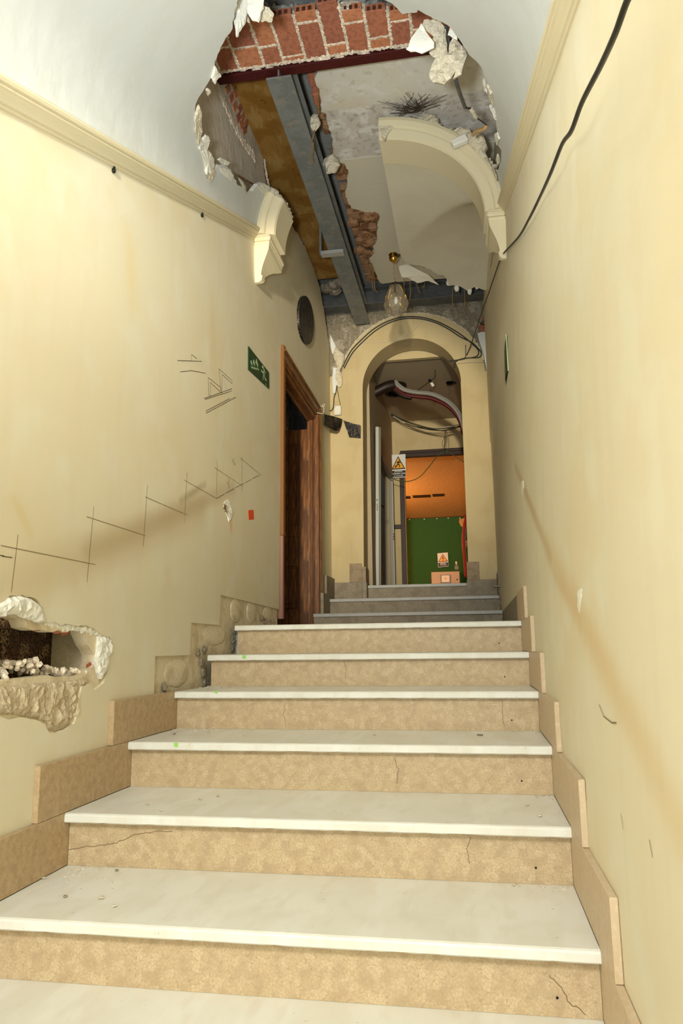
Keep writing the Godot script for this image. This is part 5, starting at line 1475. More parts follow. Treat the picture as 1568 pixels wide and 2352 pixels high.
	for r in [[Vector3(-0.026,2.319,-1.803),Vector3(-0.029,2.451,-2.150)], [Vector3(-0.028,2.392,-1.994),Vector3(-0.028,2.430,-1.997),Vector3(-0.028,2.437,-2.076)], [Vector3(-0.027,2.275,-1.848),Vector3(-0.028,2.339,-1.997),Vector3(-0.030,2.407,-2.217)], [Vector3(-0.030,2.301,-2.303),Vector3(-0.030,2.301,-2.274),Vector3(-0.030,2.398,-2.261),Vector3(-0.032,2.417,-2.482),Vector3(-0.032,2.388,-2.500),Vector3(-0.030,2.383,-2.298),Vector3(-0.030,2.301,-2.303)], [Vector3(-0.032,2.396,-2.483),Vector3(-0.032,2.520,-2.444),Vector3(-0.034,2.539,-2.696),Vector3(-0.034,2.519,-2.697),Vector3(-0.032,2.506,-2.502),Vector3(-0.032,2.390,-2.500)], [Vector3(-0.029,2.252,-2.198),Vector3(-0.034,2.486,-2.699)], [Vector3(-0.030,2.254,-2.219),Vector3(-0.034,2.468,-2.691)], [Vector3(-0.030,2.179,-2.238),Vector3(-0.034,2.456,-2.773)], [Vector3(-0.030,2.192,-2.237),Vector3(-0.033,2.409,-2.659)]]:
		ribbon(st, r, 0.0028, Vector3.RIGHT)
	put("pencil_letters", st, M.graphite, wl)
	st = mb()
	prism(st, PackedVector2Array([Vector2(-3.081,1.780),Vector2(-3.204,1.805),Vector2(-3.217,1.741),Vector2(-3.094,1.718)]), fl(0.0012), 0.0, 0.001)
	put("orange_spray_mark", st, M.orange_spray, wl)
	st = mb()
	flake(st, [Vector3(-0.030,1.742,-2.584),Vector3(-0.030,1.762,-2.632),Vector3(-0.031,1.761,-2.683),Vector3(-0.031,1.723,-2.711),Vector3(-0.031,1.706,-2.738),Vector3(-0.031,1.664,-2.714),Vector3(-0.031,1.636,-2.673),Vector3(-0.030,1.663,-2.646),Vector3(-0.030,1.682,-2.603),Vector3(-0.030,1.708,-2.569)], 0.01, Vector3.RIGHT, 31, 0.003)
	put("plaster_scrape", st, M.fresh_plaster, wl)
	st = mb()
	bx(st, [Vector3(-0.028,1.709,-2.580)][0], Vector3(0.012, 0.03, 0.022), 0.004)
	bx(st, [Vector3(-0.028,1.689,-2.597)][0], Vector3(0.010, 0.018, 0.018), 0.004)
	put("scrape_hole", st, M.brown_masonry, wl)

	# right wall: edge-on sign, scrapes, the black cable
	var s2 := thing("exit_sign", "green sign seen edge on, curling off the right wall", "sign")
	st = mb()
	var ed = [Vector3(1.696,2.957,-3.652),Vector3(1.687,2.777,-4.001)]
	var a0 = ed[0]
	var b0 = ed[1]
	var P := []
	for i in 9:
		var t = i / 8.0
		var zz = lerpf(-3.30, -3.60, t)
		P.append([Vector3(xr(a0.y, zz) - 0.005 - 0.004 * sin(PI * t), a0.y, zz), Vector3(xr(a0.y - 0.26, zz) - 0.005 - 0.006 * sin(PI * t), a0.y - 0.26, zz)])
	for i in 8:
		qf(st, P[i][0], P[i + 1][0], P[i + 1][1], P[i][1], Vector3.LEFT)
		qf(st, P[i][0] + Vector3(0.003, 0, 0), P[i + 1][0] + Vector3(0.003, 0, 0), P[i + 1][1] + Vector3(0.003, 0, 0), P[i][1] + Vector3(0.003, 0, 0), Vector3.RIGHT)
	put("plate", st, M.sign_green, s2)
	st = mb()
	bx(st, (P[0][0] + P[0][1]) * 0.5, Vector3(0.005, 0.26, 0.004))
	put("edge_strip", st, M.sign_pale, s2)
	var wr = get_node("wall_right")
	for q in [[Vector3(1.681,1.753,-2.460),Vector3(1.681,1.730,-2.346),Vector3(1.680,1.686,-2.333),Vector3(1.678,1.659,-2.433),Vector3(1.679,1.722,-2.503)], [Vector3(1.683,1.030,-0.614),Vector3(1.684,1.031,-0.550),Vector3(1.683,1.008,-0.564),Vector3(1.681,0.968,-0.614),Vector3(1.682,0.997,-0.639)]]:
		st = mb()
		flake(st, q, 0.006, Vector3.LEFT, 41, 0.002)
		put("plaster_scrape", st, M.fresh_plaster, wr)
	st = mb()
	for r in [[Vector3(1.679,0.739,-0.364),Vector3(1.679,0.716,-0.312),Vector3(1.680,0.711,-0.209),Vector3(1.681,0.716,-0.164)], [Vector3(1.676,0.532,-0.165),Vector3(1.675,0.506,-0.141)], [Vector3(1.678,0.541,0.091),Vector3(1.677,0.516,0.110)]]: ribbon(st, r, 0.003, Vector3.LEFT)
	put("scratch", st, M.graphite_pale, wr)
	var c := thing("black_cable", "long black cable slung along the right wall and down to the arch", "cable")
	var run = [Vector3(1.635,1.706,0.747),Vector3(1.635,1.729,0.682),Vector3(1.636,1.763,0.607),Vector3(1.637,1.788,0.523)]
	run.append_array([Vector3(1.644,1.858,0.376),Vector3(1.646,1.944,0.181),Vector3(1.647,1.992,0.034)])
	run.append_array([Vector3(1.664,2.137,-0.212),Vector3(1.663,2.214,-0.444)])
	run.append_array([Vector3(1.683,2.423,-0.884),Vector3(1.683,2.572,-1.258)])
	run.append_array([Vector3(1.699,2.910,-1.986),Vector3(1.700,3.441,-3.085)])
	run.append_array([Vector3(1.703,3.714,-3.700),Vector3(1.659,3.896,-4.500),Vector3(1.580,4.029,-5.400),Vector3(1.503,4.059,-6.050),Vector3(1.449,3.984,-6.170)])
	put("cable_run", wire(run, 0.0052, 8), M.cable_black, c)

# ---------------------------------------------------------------- beyond the arch
func make_far_room() -> void:
	var FZ = 1.53
	shell("floor_corridor", "corridor floor beyond the arch", box(Vector3(-1.5, 1.30, -13.6), Vector3(3.2, 1.50, -6.3)), M.grey_stone)
	shell("ceiling_corridor", "plain dim ceiling of the corridor beyond the arch", box(Vector3(0.0, 4.165, -9.1), Vector3(1.9, 4.6, -6.62)), M.grey_paint)
	shell("wall_corridor_front", "narrow cream wall strip between the arch and the corridor ceiling", box(Vector3(0.0, 4.15, -6.62), Vector3(1.9, 4.9, -6.56)), M.paint)
	# left corridor wall with the metal doorway
	var wl := shell("wall_corridor_left", "grey beige corridor wall with a metal door frame", null, null)
	var st := mb()
	var xw = 0.335
	for q in [rect(-6.5, 1.4, -7.45, 4.2), rect(-7.45, 3.26, -8.66, 4.2), rect(-8.66, 1.4, -9.05, 4.2)]:
		prism(st, q, fx(xw), 0.0, 0.10)
	put("plaster", st, M.grey_paint, wl)
	st = mb()
	bx(st, Vector3(-0.9, 2.8, -7.9), Vector3(0.05, 2.9, 2.6))
	put("room_behind", st, M.door_face, wl)
	var df := shell("door_2", "grey metal door standing open edge on, with its steel frame", null, null)
	st = mb()
	bx(st, Vector3(xw + 0.004, 3.235, -8.06), Vector3(0.05, 0.05, 1.25), 0.004)
	bx(st, Vector3(xw + 0.004, 2.35, -8.63), Vector3(0.05, 1.75, 0.07), 0.004)
	put("frame", st, M.zinc, df)
	st = mb()
	bx(st, Vector3(xw + 0.03, 2.35, -8.585), Vector3(0.018, 1.72, 0.02), 0.003)
	put("frame_edge", st, M.door_metal, df)
	var e0 = [Vector3(0.363,3.436,-6.800),Vector3(0.401,3.434,-6.800),Vector3(0.366,1.601,-6.800),Vector3(0.327,1.602,-6.800)]
	var ex = (e0[0].x + e0[1].x) * 0.5
	var ew = e0[1].x - e0[0].x
	var lean = (e0[2].x + e0[3].x) * 0.5 - ex
	var bs := Basis(Vector3.BACK, atan2(lean, 1.9))
	st = mb()
	bx(st, Vector3(ex + lean * 0.5, (1.56 + e0[0].y) * 0.5, -6.812), Vector3(ew, e0[0].y - 1.56, 0.02), 0.002, bs)
	var lf := put("leaf_edge", st, M.door_metal, df)
	st = mb()
	bx(st, Vector3(ex + lean * 0.5 - 0.012, (1.56 + e0[0].y) * 0.5, -7.14), Vector3(ew * 0.85, e0[0].y - 1.56, 0.63), 0.002, Basis(Vector3.UP, 0.118) * bs)
	put("leaf", st, M.door_face, df)
	var hc = [Vector3(0.364,2.496,-6.800)][0]
	for s in [-1.0, 1.0]:
		st = mb(true)
		tube(st, [hc + Vector3(s * 0.015, 0, -0.05), hc + Vector3(s * 0.045, 0.0, -0.05), hc + Vector3(s * 0.058, -0.003, -0.06), hc + Vector3(s * 0.06, -0.008, -0.14)], 0.009, 8)
		put("handle", st, M.black, df)
		st = mb()
		bx(st, hc + Vector3(s * 0.022, -0.035, -0.05), Vector3(0.012, 0.05, 0.035), 0.004)
		put("escutcheon", st, M.brass, df)
	st = mb()
	for k in 5: bx(st, hc + Vector3(0.0, 0.03 - 0.022 * k + (0.03 if k == 0 else 0.0), 0.0), Vector3(0.009, 0.014 if k != 0 else 0.022, 0.004), 0.001)
	put("lock_slot", st, M.black, df)
	st = mb()
	for k in 3: bx(st, Vector3(xw + 0.032, 2.42 - k * 0.035, -8.572), Vector3(0.012, 0.02, 0.006))
	put("strike_slot", st, M.black, df)
	shell("wall_corridor_right", "corridor wall on the right, mostly hidden by the arch pier", box(Vector3(1.52, 1.4, -9.05), Vector3(1.7, 4.3, -6.5)), M.grey_paint)
	# back wall of the corridor with the brown doorway
	var wb := shell("wall_corridor_end", "cream end wall of the corridor around the brown doorway", null, null)
	st = mb()
	for q in [rect(-0.2, 1.4, 0.505, 4.3), rect(0.505, 3.66, 1.75, 4.3)]: prism(st, q, fz(-9.0), 0.0, 0.14)
	put("plaster", st, M.paint, wb)
	var d3 := shell("door_3", "dark brown wooden door lining of the far room", null, null)
	st = mb()
	bx(st, Vector3(1.1, 3.685, -8.985), Vector3(1.30, 0.045, 0.05), 0.004)
	bx(st, Vector3(1.1, 3.635, -9.0), Vector3(1.24, 0.055, 0.08), 0.004)
	put("head", st, M.brown_wood, d3)
	st = mb()
	bx(st, Vector3(0.467, 2.60, -9.0), Vector3(0.066, 2.14, 0.08), 0.004)
	put("jamb", st, M.brown_wood, d3)
	st = mb()
	bx(st, Vector3(0.39, 2.585, -8.985), Vector3(0.13, 0.062, 0.03), 0.003)
	shell("trim_5", "dark brown wooden rail on the cream wall beside the far doorway", st, M.brown_wood)
	# far room
	var fr := shell("wall_far_room", "far room: green wall below, ochre lit sloping soffit above", null, null)
	put("green_panel", box(Vector3(-1.0, 1.5, -13.35), Vector3(2.2, 3.42, -13.2)), M.green_wall, fr)
	put("wall_above", box(Vector3(-1.0, 1.5, -13.5), Vector3(2.2, 3.9, -13.36)), M.ochre_plaster, fr)
	put("side_left", box(Vector3(-1.1, 1.4, -13.3), Vector3(-1.0, 3.9, -9.0)), M.ochre_plaster, fr)
	put("side_right", box(Vector3(2.2, 1.4, -13.3), Vector3(2.3, 3.9, -9.0)), M.ochre_plaster, fr)
	put("front_left", box(Vector3(-1.1, 1.4, -9.14), Vector3(-0.2, 3.9, -9.04)), M.ochre_plaster, fr)
	put("front_right", box(Vector3(1.70, 1.4, -9.14), Vector3(2.3, 4.3, -9.0)), M.ochre_plaster, fr)
	var cl := shell("ceiling_far_room", "ochre plaster ceiling of the far room with dark slots in a row", null, null)
	var so := mb()
	prism(so, PackedVector2Array([Vector2(-9.10, 3.70), Vector2(-13.40, 3.425), Vector2(-13.40, 3.60), Vector2(-9.10, 3.90)]), func(p, dd): return Vector3(-1.1 + dd, p.y, p.x), 0.0, 3.4)
	put("soffit", so, M.ochre_plaster, cl)
	for q in [[930, 945], [949, 987], [991, 1014]]:
		pass
	var sl = [[Vector3(0.209,3.540,-11.590),Vector3(0.383,3.540,-11.590)], [Vector3(0.429,3.540,-11.601),Vector3(0.747,3.540,-11.515)], [Vector3(0.783,3.540,-11.563),Vector3(0.995,3.540,-11.494)]]
	for q in sl:
		st = mb()
		var mz = (q[0].z + q[1].z) * 0.5
		bx(st, Vector3((q[0].x + q[1].x) * 0.5, 3.70 + (mz + 9.10) * 0.064 - 0.002, mz), Vector3(absf(q[1].x - q[0].x), 0.01, 0.17), 0.002, Basis(Vector3.RIGHT, -0.064))
		put("dark_slot", st, M.brown_wood, cl)
	st = mb()
	for q in [Vector3(0.527,3.405,-13.190),Vector3(0.779,3.403,-13.190),Vector3(1.004,3.403,-13.190),Vector3(0.230,3.408,-13.190),Vector3(1.236,3.393,-13.190)]: bx(st, q, Vector3(0.025, 0.02, 0.012), 0.004)
	put("white_clip", st, M.white_plastic, fr)
	st = mb()
	flake(st, [Vector3(1.218,3.373,-13.170),Vector3(1.373,3.384,-13.170),Vector3(1.365,3.192,-13.170),Vector3(1.296,3.177,-13.170),Vector3(1.247,3.232,-13.170),Vector3(1.216,3.303,-13.170)], 0.02, Vector3.BACK, 51, 0.01)
	put("plaster_patch", st, M.ochre_plaster, fr)
	# unseen warm lamp behind the left jamb, placed to light the far room
	var lp := thing("unseen_far_room_lamp", "unseen warm lamp behind the brown door jamb, placed to light the far room", "lamp", Vector3(-0.55, 2.75, -10.9))
	st = mb(true)
	lathe(st, PackedVector2Array([Vector2(0.0, 0.05), Vector2(0.025, 0.045), Vector2(0.04, 0.015), Vector2(0.035, -0.015), Vector2(0.015, -0.05), Vector2(0.0, -0.05)]), Vector3.ZERO, 12, Basis(Vector3.RIGHT, PI))
	put("bulb", st, M.lamp_glow, lp)
	put("flex", wire([Vector3(0, 0.05, 0), Vector3(0.01, 0.5, 0), Vector3(0, 0.86, 0)], 0.004), M.black, lp)
	var om := OmniLight3D.new()
	om.name = "unseen_far_room_light"
	om.light_color = Color(1.0, 0.74, 0.46)
	om.light_energy = 2.6
	om.light_size = 0.04
	om.omni_range = 20.0
	om.omni_attenuation = 2.0
	om.shadow_enabled = true
	add_child(om)
	om.position = Vector3(-0.55, 2.75, -10.9)
	# electric cabinet and warning sign on the green wall
	var cb := thing("electric_cabinet", "beige electric cabinet standing at the green wall of the far room", "cabinet", Vector3(0, 0, 0))
	var cc = [Vector3(0.641,2.314,-13.000),Vector3(1.188,2.315,-13.000)]
	var cw = cc[1].x - cc[0].x
	st = mb()
	bx(st, Vector3((cc[0].x + cc[1].x) * 0.5, cc[0].y - 0.32, -13.09), Vector3(cw, 0.64, 0.20), 0.008)
	put("body", st, M.cabinet_beige, cb)
	st = mb()
	bx(st, Vector3((cc[0].x + cc[1].x) * 0.5, cc[0].y - 0.14, -12.985), Vector3(0.20, 0.16, 0.02), 0.006)
	put("window_frame", st, M.pvc_grey, cb)
	st = mb()
	bx(st, Vector3((cc[0].x + cc[1].x) * 0.5, cc[0].y - 0.14, -12.972), Vector3(0.15, 0.13, 0.006))
	put("label_plate", st, M.sign_white, cb)
	st = mb()
	var lc = Vector3((cc[0].x + cc[1].x) * 0.5, cc[0].y - 0.13, -12.967)
	tri(st, lc + Vector3(-0.03, -0.025, 0), lc + Vector3(0.03, -0.025, 0), lc + Vector3(0, 0.03, 0))
	put("warning_triangle", st, M.sign_yellow, cb)
	st = mb()
	bx(st, Vector3(cc[1].x - 0.05, cc[0].y - 0.16, -12.985), Vector3(0.02, 0.03, 0.012), 0.004)
	put("keyhole", st, M.black, cb)
	st = mb()
	bx(st, Vector3(cc[0].x - 0.012, cc[0].y - 0.16, -13.05), Vector3(0.03, 0.07, 0.05), 0.006)
	put("knob", st, M.red_pipe, cb)
	warning_sign("electric warning sign with a black lightning bolt above the beige cabinet", [Vector3(0.765,2.699,-13.170),Vector3(0.971,2.710,-13.170),Vector3(0.977,2.433,-13.170),Vector3(0.772,2.421,-13.170)], true)
	warning_sign("step warning sign with a falling figure beside the far brown doorway", [Vector3(0.318,3.642,-8.920),Vector3(0.535,3.643,-8.920),Vector3(0.532,3.298,-8.920),Vector3(0.317,3.296,-8.920)], false)
	var bl := thing("glass_bulb", "clear glass bulb hanging in front of the green wall above the cabinet", "bulb", [Vector3(1.138,2.370,-12.700)][0])
	st = mb(true)
	lathe(st, PackedVector2Array([Vector2(0.0, -0.06), Vector2(0.03, -0.05), Vector2(0.042, -0.02), Vector2(0.035, 0.01), Vector2(0.018, 0.04), Vector2(0.016, 0.06), Vector2(0.0, 0.06)]), Vector3.ZERO, 14)
	put("glass", st, M.glass, bl)
	st = mb(true)
	lathe(st, PackedVector2Array([Vector2(0.0, 0.05), Vector2(0.018, 0.05), Vector2(0.018, 0.10), Vector2(0.0, 0.11)]), Vector3.ZERO, 10)
	put("socket", st, M.white_plastic, bl)
	put("flex", wire([Vector3(0, 0.1, 0), Vector3(0.008, 0.6, 0), Vector3(0, 1.08, 0)], 0.003), M.cable_green, bl)
	# hoses at the right edge of the far doorway
	var hn = ["orange corrugated hose hanging at the right edge of the far doorway", "white hose hanging beside the orange one in the far doorway"]
	var hp = [[Vector3(1.328,2.767,-9.300),Vector3(1.364,2.740,-9.300),Vector3(1.335,2.631,-9.300),Vector3(1.311,2.439,-9.300),Vector3(1.310,2.247,-9.300),Vector3(1.319,2.087,-9.300),Vector3(1.322,1.866,-9.300)], [Vector3(1.364,2.737,-9.360),Vector3(1.346,2.608,-9.360),Vector3(1.325,2.414,-9.360),Vector3(1.324,2.234,-9.360),Vector3(1.337,2.081,-9.360)]]
	for i in 2:
		st = mb(true)
		tube(st, spline(hp[i], 8), 0.022, 8, -1.0, 0.12)
		tag(put("hose", st, M.orange_pipe if i == 0 else M.pvc_grey), hn[i], "hose")
	# pipes under the corridor ceiling
	var pts = [Vector3(0.568,4.046,-7.100),Vector3(0.620,3.980,-7.100),Vector3(0.698,3.924,-7.100),Vector3(0.830,3.887,-7.100),Vector3(0.987,3.859,-7.100),Vector3(1.116,3.801,-7.100),Vector3(1.243,3.704,-7.100),Vector3(1.336,3.562,-7.100),Vector3(1.380,3.380,-7.100)]
	var pd = ["thick dark red corrugated conduit sagging under the corridor ceiling", "grey plastic conduit sagging along the top of the red one", "second grey plastic conduit beside the first under the corridor ceiling"]
	for i in 3:
		st = mb(true)
		var off = [Vector3(0, -0.012, 0), Vector3(0.0, 0.036, 0.01), Vector3(0.015, 0.062, -0.03)][i]
		var q := []
		for p in pts: q.append(p + off)
		tube(st, spline(q, 14), [0.024, 0.020, 0.018][i], 10, -1.0, [0.14, 0.05, 0.05][i])
		tag(put("conduit", st, [M.red_pipe, M.pvc_grey, M.pvc_grey][i]), pd[i], "conduit", "conduits under the corridor ceiling")
	st = mb(true)
	lathe(st, PackedVector2Array([Vector2(0.10, -0.02), Vector2(0.135, -0.02), Vector2(0.14, 0.10), Vector2(0.10, 0.10)]), [Vector3(0.554,4.160,-7.416)][0] + Vector3(0, -0.102, 0), 24)
	lathe(st, PackedVector2Array([Vector2(0.0, 0.06), Vector2(0.12, 0.06)]), [Vector3(0.554,4.160,-7.416)][0] + Vector3(0, -0.102, 0), 24)
	var rt := thing("brown_duct", "dark brown round duct piece and trunking under the corridor ceiling", "duct")
	put("collar", st, M.brown_pipe, rt)
	st = mb(true)
	tube(st, spline([Vector3(0.313,3.958,-7.100),Vector3(0.389,3.992,-7.100),Vector3(0.476,4.030,-7.100),Vector3(0.566,4.053,-7.120)], 6), 0.065, 12)
	put("trunking", st, M.brown_pipe, rt)
	st = mb(true)
	tube(st, spline([Vector3(0.554,4.009,-7.120),Vector3(0.601,3.961,-7.120),Vector3(0.669,3.905,-7.120),Vector3(0.775,3.870,-7.120)], 6), 0.03, 10)
	put("elbow", st, M.brown_pipe, rt)
	# bulb on a flex, ceiling box
	var hb := thing("pendant_bulb", "unlit white bulb on a black flex under the corridor ceiling", "bulb")
	put("flex", wire([Vector3(1.082,4.337,-7.000),Vector3(1.076,4.160,-7.000),Vector3(1.068,4.072,-7.000),Vector3(1.025,4.036,-7.000)], 0.004), M.black, hb)
	put("flex", wire([Vector3(1.014,4.032,-7.000),Vector3(0.939,4.013,-7.100),Vector3(0.819,4.019,-7.300),Vector3(0.686,4.081,-7.600),Vector3(0.593,4.110,-7.700)], 0.004), M.black, hb)
	st = mb(true)
	tube(st, [Vector3(0.999,4.044,-7.000),Vector3(1.024,4.004,-7.000)], 0.016, 10)
	put("socket", st, M.black, hb)
	st = mb(true)
	tube(st, [Vector3(1.024,4.004,-7.000),Vector3(1.036,3.981,-7.000),Vector3(1.048,3.952,-7.000)], 0.018, 10)
	put("bulb_glass", st, M.white_plastic, hb)
	var jb := thing("ceiling_box", "small dark open ceiling box with loose wires in the corridor", "junction box", [Vector3(1.239,4.163,-7.469)][0])
	st = mb(true)
	lathe(st, PackedVector2Array([Vector2(0.0, 0.0), Vector2(0.035, 0.0), Vector2(0.045, -0.02), Vector2(0.05, 0.01), Vector2(0.0, 0.01)]), Vector3.ZERO, 16)
	bx(st, Vector3(0.05, -0.012, 0.0), Vector3(0.05, 0.02, 0.02), 0.004)
	put("box", st, M.black, jb)
	put("loose_wire", wire([Vector3(0, -0.01, 0), Vector3(-0.02, -0.08, 0.01), Vector3(0.015, -0.12, 0), Vector3(-0.03, -0.17, 0.01)], 0.0018, 4), M.cable_grey, jb)
	# cables slung across the corridor
	var cn = thing("cable_bundle", "bundle of dark cables sagging across the corridor below its ceiling", "cable")
	for i in 4:
		put("cable", wire([[Vector3(0.371,4.154,-8.600),Vector3(0.568,4.037,-8.600),Vector3(0.787,3.916,-8.500),Vector3(1.031,3.821,-8.400),Vector3(1.144,3.808,-8.400),Vector3(1.384,3.843,-8.300)], [Vector3(0.369,4.154,-8.620),Vector3(0.598,3.997,-8.600),Vector3(0.847,3.881,-8.500),Vector3(1.091,3.811,-8.400),Vector3(1.240,3.833,-8.400),Vector3(1.384,3.856,-8.300)], [Vector3(0.386,4.153,-8.580),Vector3(0.537,4.065,-8.600),Vector3(0.758,3.944,-8.500),Vector3(1.002,3.842,-8.400),Vector3(1.383,3.819,-8.300)], [Vector3(0.396,4.126,-8.600),Vector3(0.628,3.982,-8.600),Vector3(0.908,3.890,-8.500),Vector3(1.182,3.861,-8.400),Vector3(1.385,3.862,-8.300)]][i], 0.006, 6), [M.cable_grey, M.black, M.cable_grey, M.cable_white][i], cn)
	var lo = thing("hanging_wire_loop", "thin dark wire loop hanging from the cable bundle in the corridor", "wire")
	put("wire", wire([Vector3(1.138,3.808,-8.400),Vector3(1.123,3.722,-8.400),Vector3(1.084,3.631,-8.400),Vector3(1.094,3.581,-8.400),Vector3(1.125,3.604,-8.400),Vector3(1.146,3.708,-8.400),Vector3(1.144,3.802,-8.400)], 0.003, 5), M.cable_grey, lo)
	put("wire", wire([Vector3(1.132,3.802,-8.400),Vector3(1.120,3.648,-8.400),Vector3(1.109,3.506,-8.400)], 0.004, 5), M.black, lo)
	put("wire", wire([Vector3(1.156,3.801,-8.400),Vector3(1.174,3.663,-8.400),Vector3(1.175,3.527,-8.400)], 0.0022, 5), M.cable_grey, lo)
	var gc = thing("green_cable", "green cable drooping from the corridor ceiling wires past the step sign", "cable")
	put("cable", wire([Vector3(0.351,3.173,-8.300),Vector3(0.421,3.133,-8.300),Vector3(0.539,3.096,-8.300),Vector3(0.658,3.103,-8.300),Vector3(0.778,3.157,-8.300),Vector3(0.897,3.297,-8.350),Vector3(1.000,3.438,-8.400),Vector3(1.097,3.507,-8.400),Vector3(1.168,3.503,-8.400),Vector3(1.254,3.436,-8.400),Vector3(1.374,3.344,-8.400)], 0.006, 6), M.cable_green, gc)

func warning_sign(label: String, c: Array, bolt: bool) -> void:
	var t := thing("warning_sign", label, "sign")
	var o = c[3]
	var ux = c[2] - c[3]
	var uy = c[0] - c[3]
	var f := func(p: Vector2, d: float): return o + ux * p.x + uy * p.y + Vector3(0, 0, -d)
	var st := mb()
	prism(st, rect(0, 0, 1, 1), f, 0.0, 0.004)
	put("plate", st, M.sign_white, t)
	st = mb()
	prism(st, PackedVector2Array([Vector2(0.03, 0.36), Vector2(0.97, 0.36), Vector2(0.5, 0.93)]), f, -0.001, 0.001)
	put("triangle_border", st, M.sign_black, t)
	st = mb()
	prism(st, PackedVector2Array([Vector2(0.13, 0.405), Vector2(0.87, 0.405), Vector2(0.5, 0.86)]), f, -0.002, 0.0)
	put("triangle", st, M.sign_yellow, t)
	st = mb()
	if bolt:
		prism(st, PackedVector2Array([Vector2(0.50, 0.76), Vector2(0.42, 0.60), Vector2(0.52, 0.60), Vector2(0.46, 0.47), Vector2(0.43, 0.48), Vector2(0.50, 0.43), Vector2(0.55, 0.50), Vector2(0.52, 0.49), Vector2(0.60, 0.65), Vector2(0.51, 0.64), Vector2(0.56, 0.76)]), f, -0.003, -0.001)
	else:
		for q in [[0.56, 0.70, 0.06, 0.06], [0.26, 0.435, 0.10, 0.05]]: prism(st, rect(q[0], q[1], q[0] + q[2], q[1] + q[3]), f, -0.003, -0.001)
		for q in [[Vector2(0.55, 0.70), Vector2(0.46, 0.58)], [Vector2(0.47, 0.60), Vector2(0.60, 0.52)], [Vector2(0.60, 0.52), Vector2(0.58, 0.44)], [Vector2(0.46, 0.58), Vector2(0.40, 0.50)], [Vector2(0.40, 0.50), Vector2(0.30, 0.50)], [Vector2(0.53, 0.67), Vector2(0.40, 0.66)], [Vector2(0.54, 0.66), Vector2(0.66, 0.64)]]:
			var n = (q[1] - q[0]).orthogonal().normalized() * 0.028
			prism(st, PackedVector2Array([q[0] - n, q[0] + n, q[1] + n, q[1] - n]), f, -0.003, -0.001)
	put("pictogram", st, M.sign_black, t)
	st = mb()
	prism(st, rect(0.02, 0.03, 0.98, 0.30), f, -0.001, 0.001)
	put("text_panel", st, M.sign_black, t)
	var lines = ["¡PELIGRO!", "CUIDADO CON", "EL ESCALÓN"] if not bolt else ["RIESGO", "ELÉCTRICO"]
	for i in lines.size():
		var tm := TextMesh.new()
		var sf := SystemFont.new()
		sf.font_names = PackedStringArray(["Droid Sans"])
		sf.font_weight = 700
		tm.font = sf
		tm.text = lines[i]
		tm.font_size = 48
		tm.pixel_size = 0.001
		tm.depth = 0.002
		tm.curve_step = 3.0
		var ab := tm.get_aabb()
		var o2 := put("lettering", tm, M.sign_white, t)
		var lh = 0.062 if not bolt else 0.085
		var k = min(uy.length() * lh / max(ab.size.y, 0.001), ux.length() * 0.9 / max(ab.size.x, 0.001))
		o2.scale = Vector3(k, k, 1)
		o2.position = o + ux * 0.5 + uy * (0.255 - 0.082 * i - (0.02 if bolt else 0.0)) + Vector3(-(ab.position.x + ab.size.x * 0.5) * k, -(ab.position.y + ab.size.y * 0.5) * k, 0.0028)

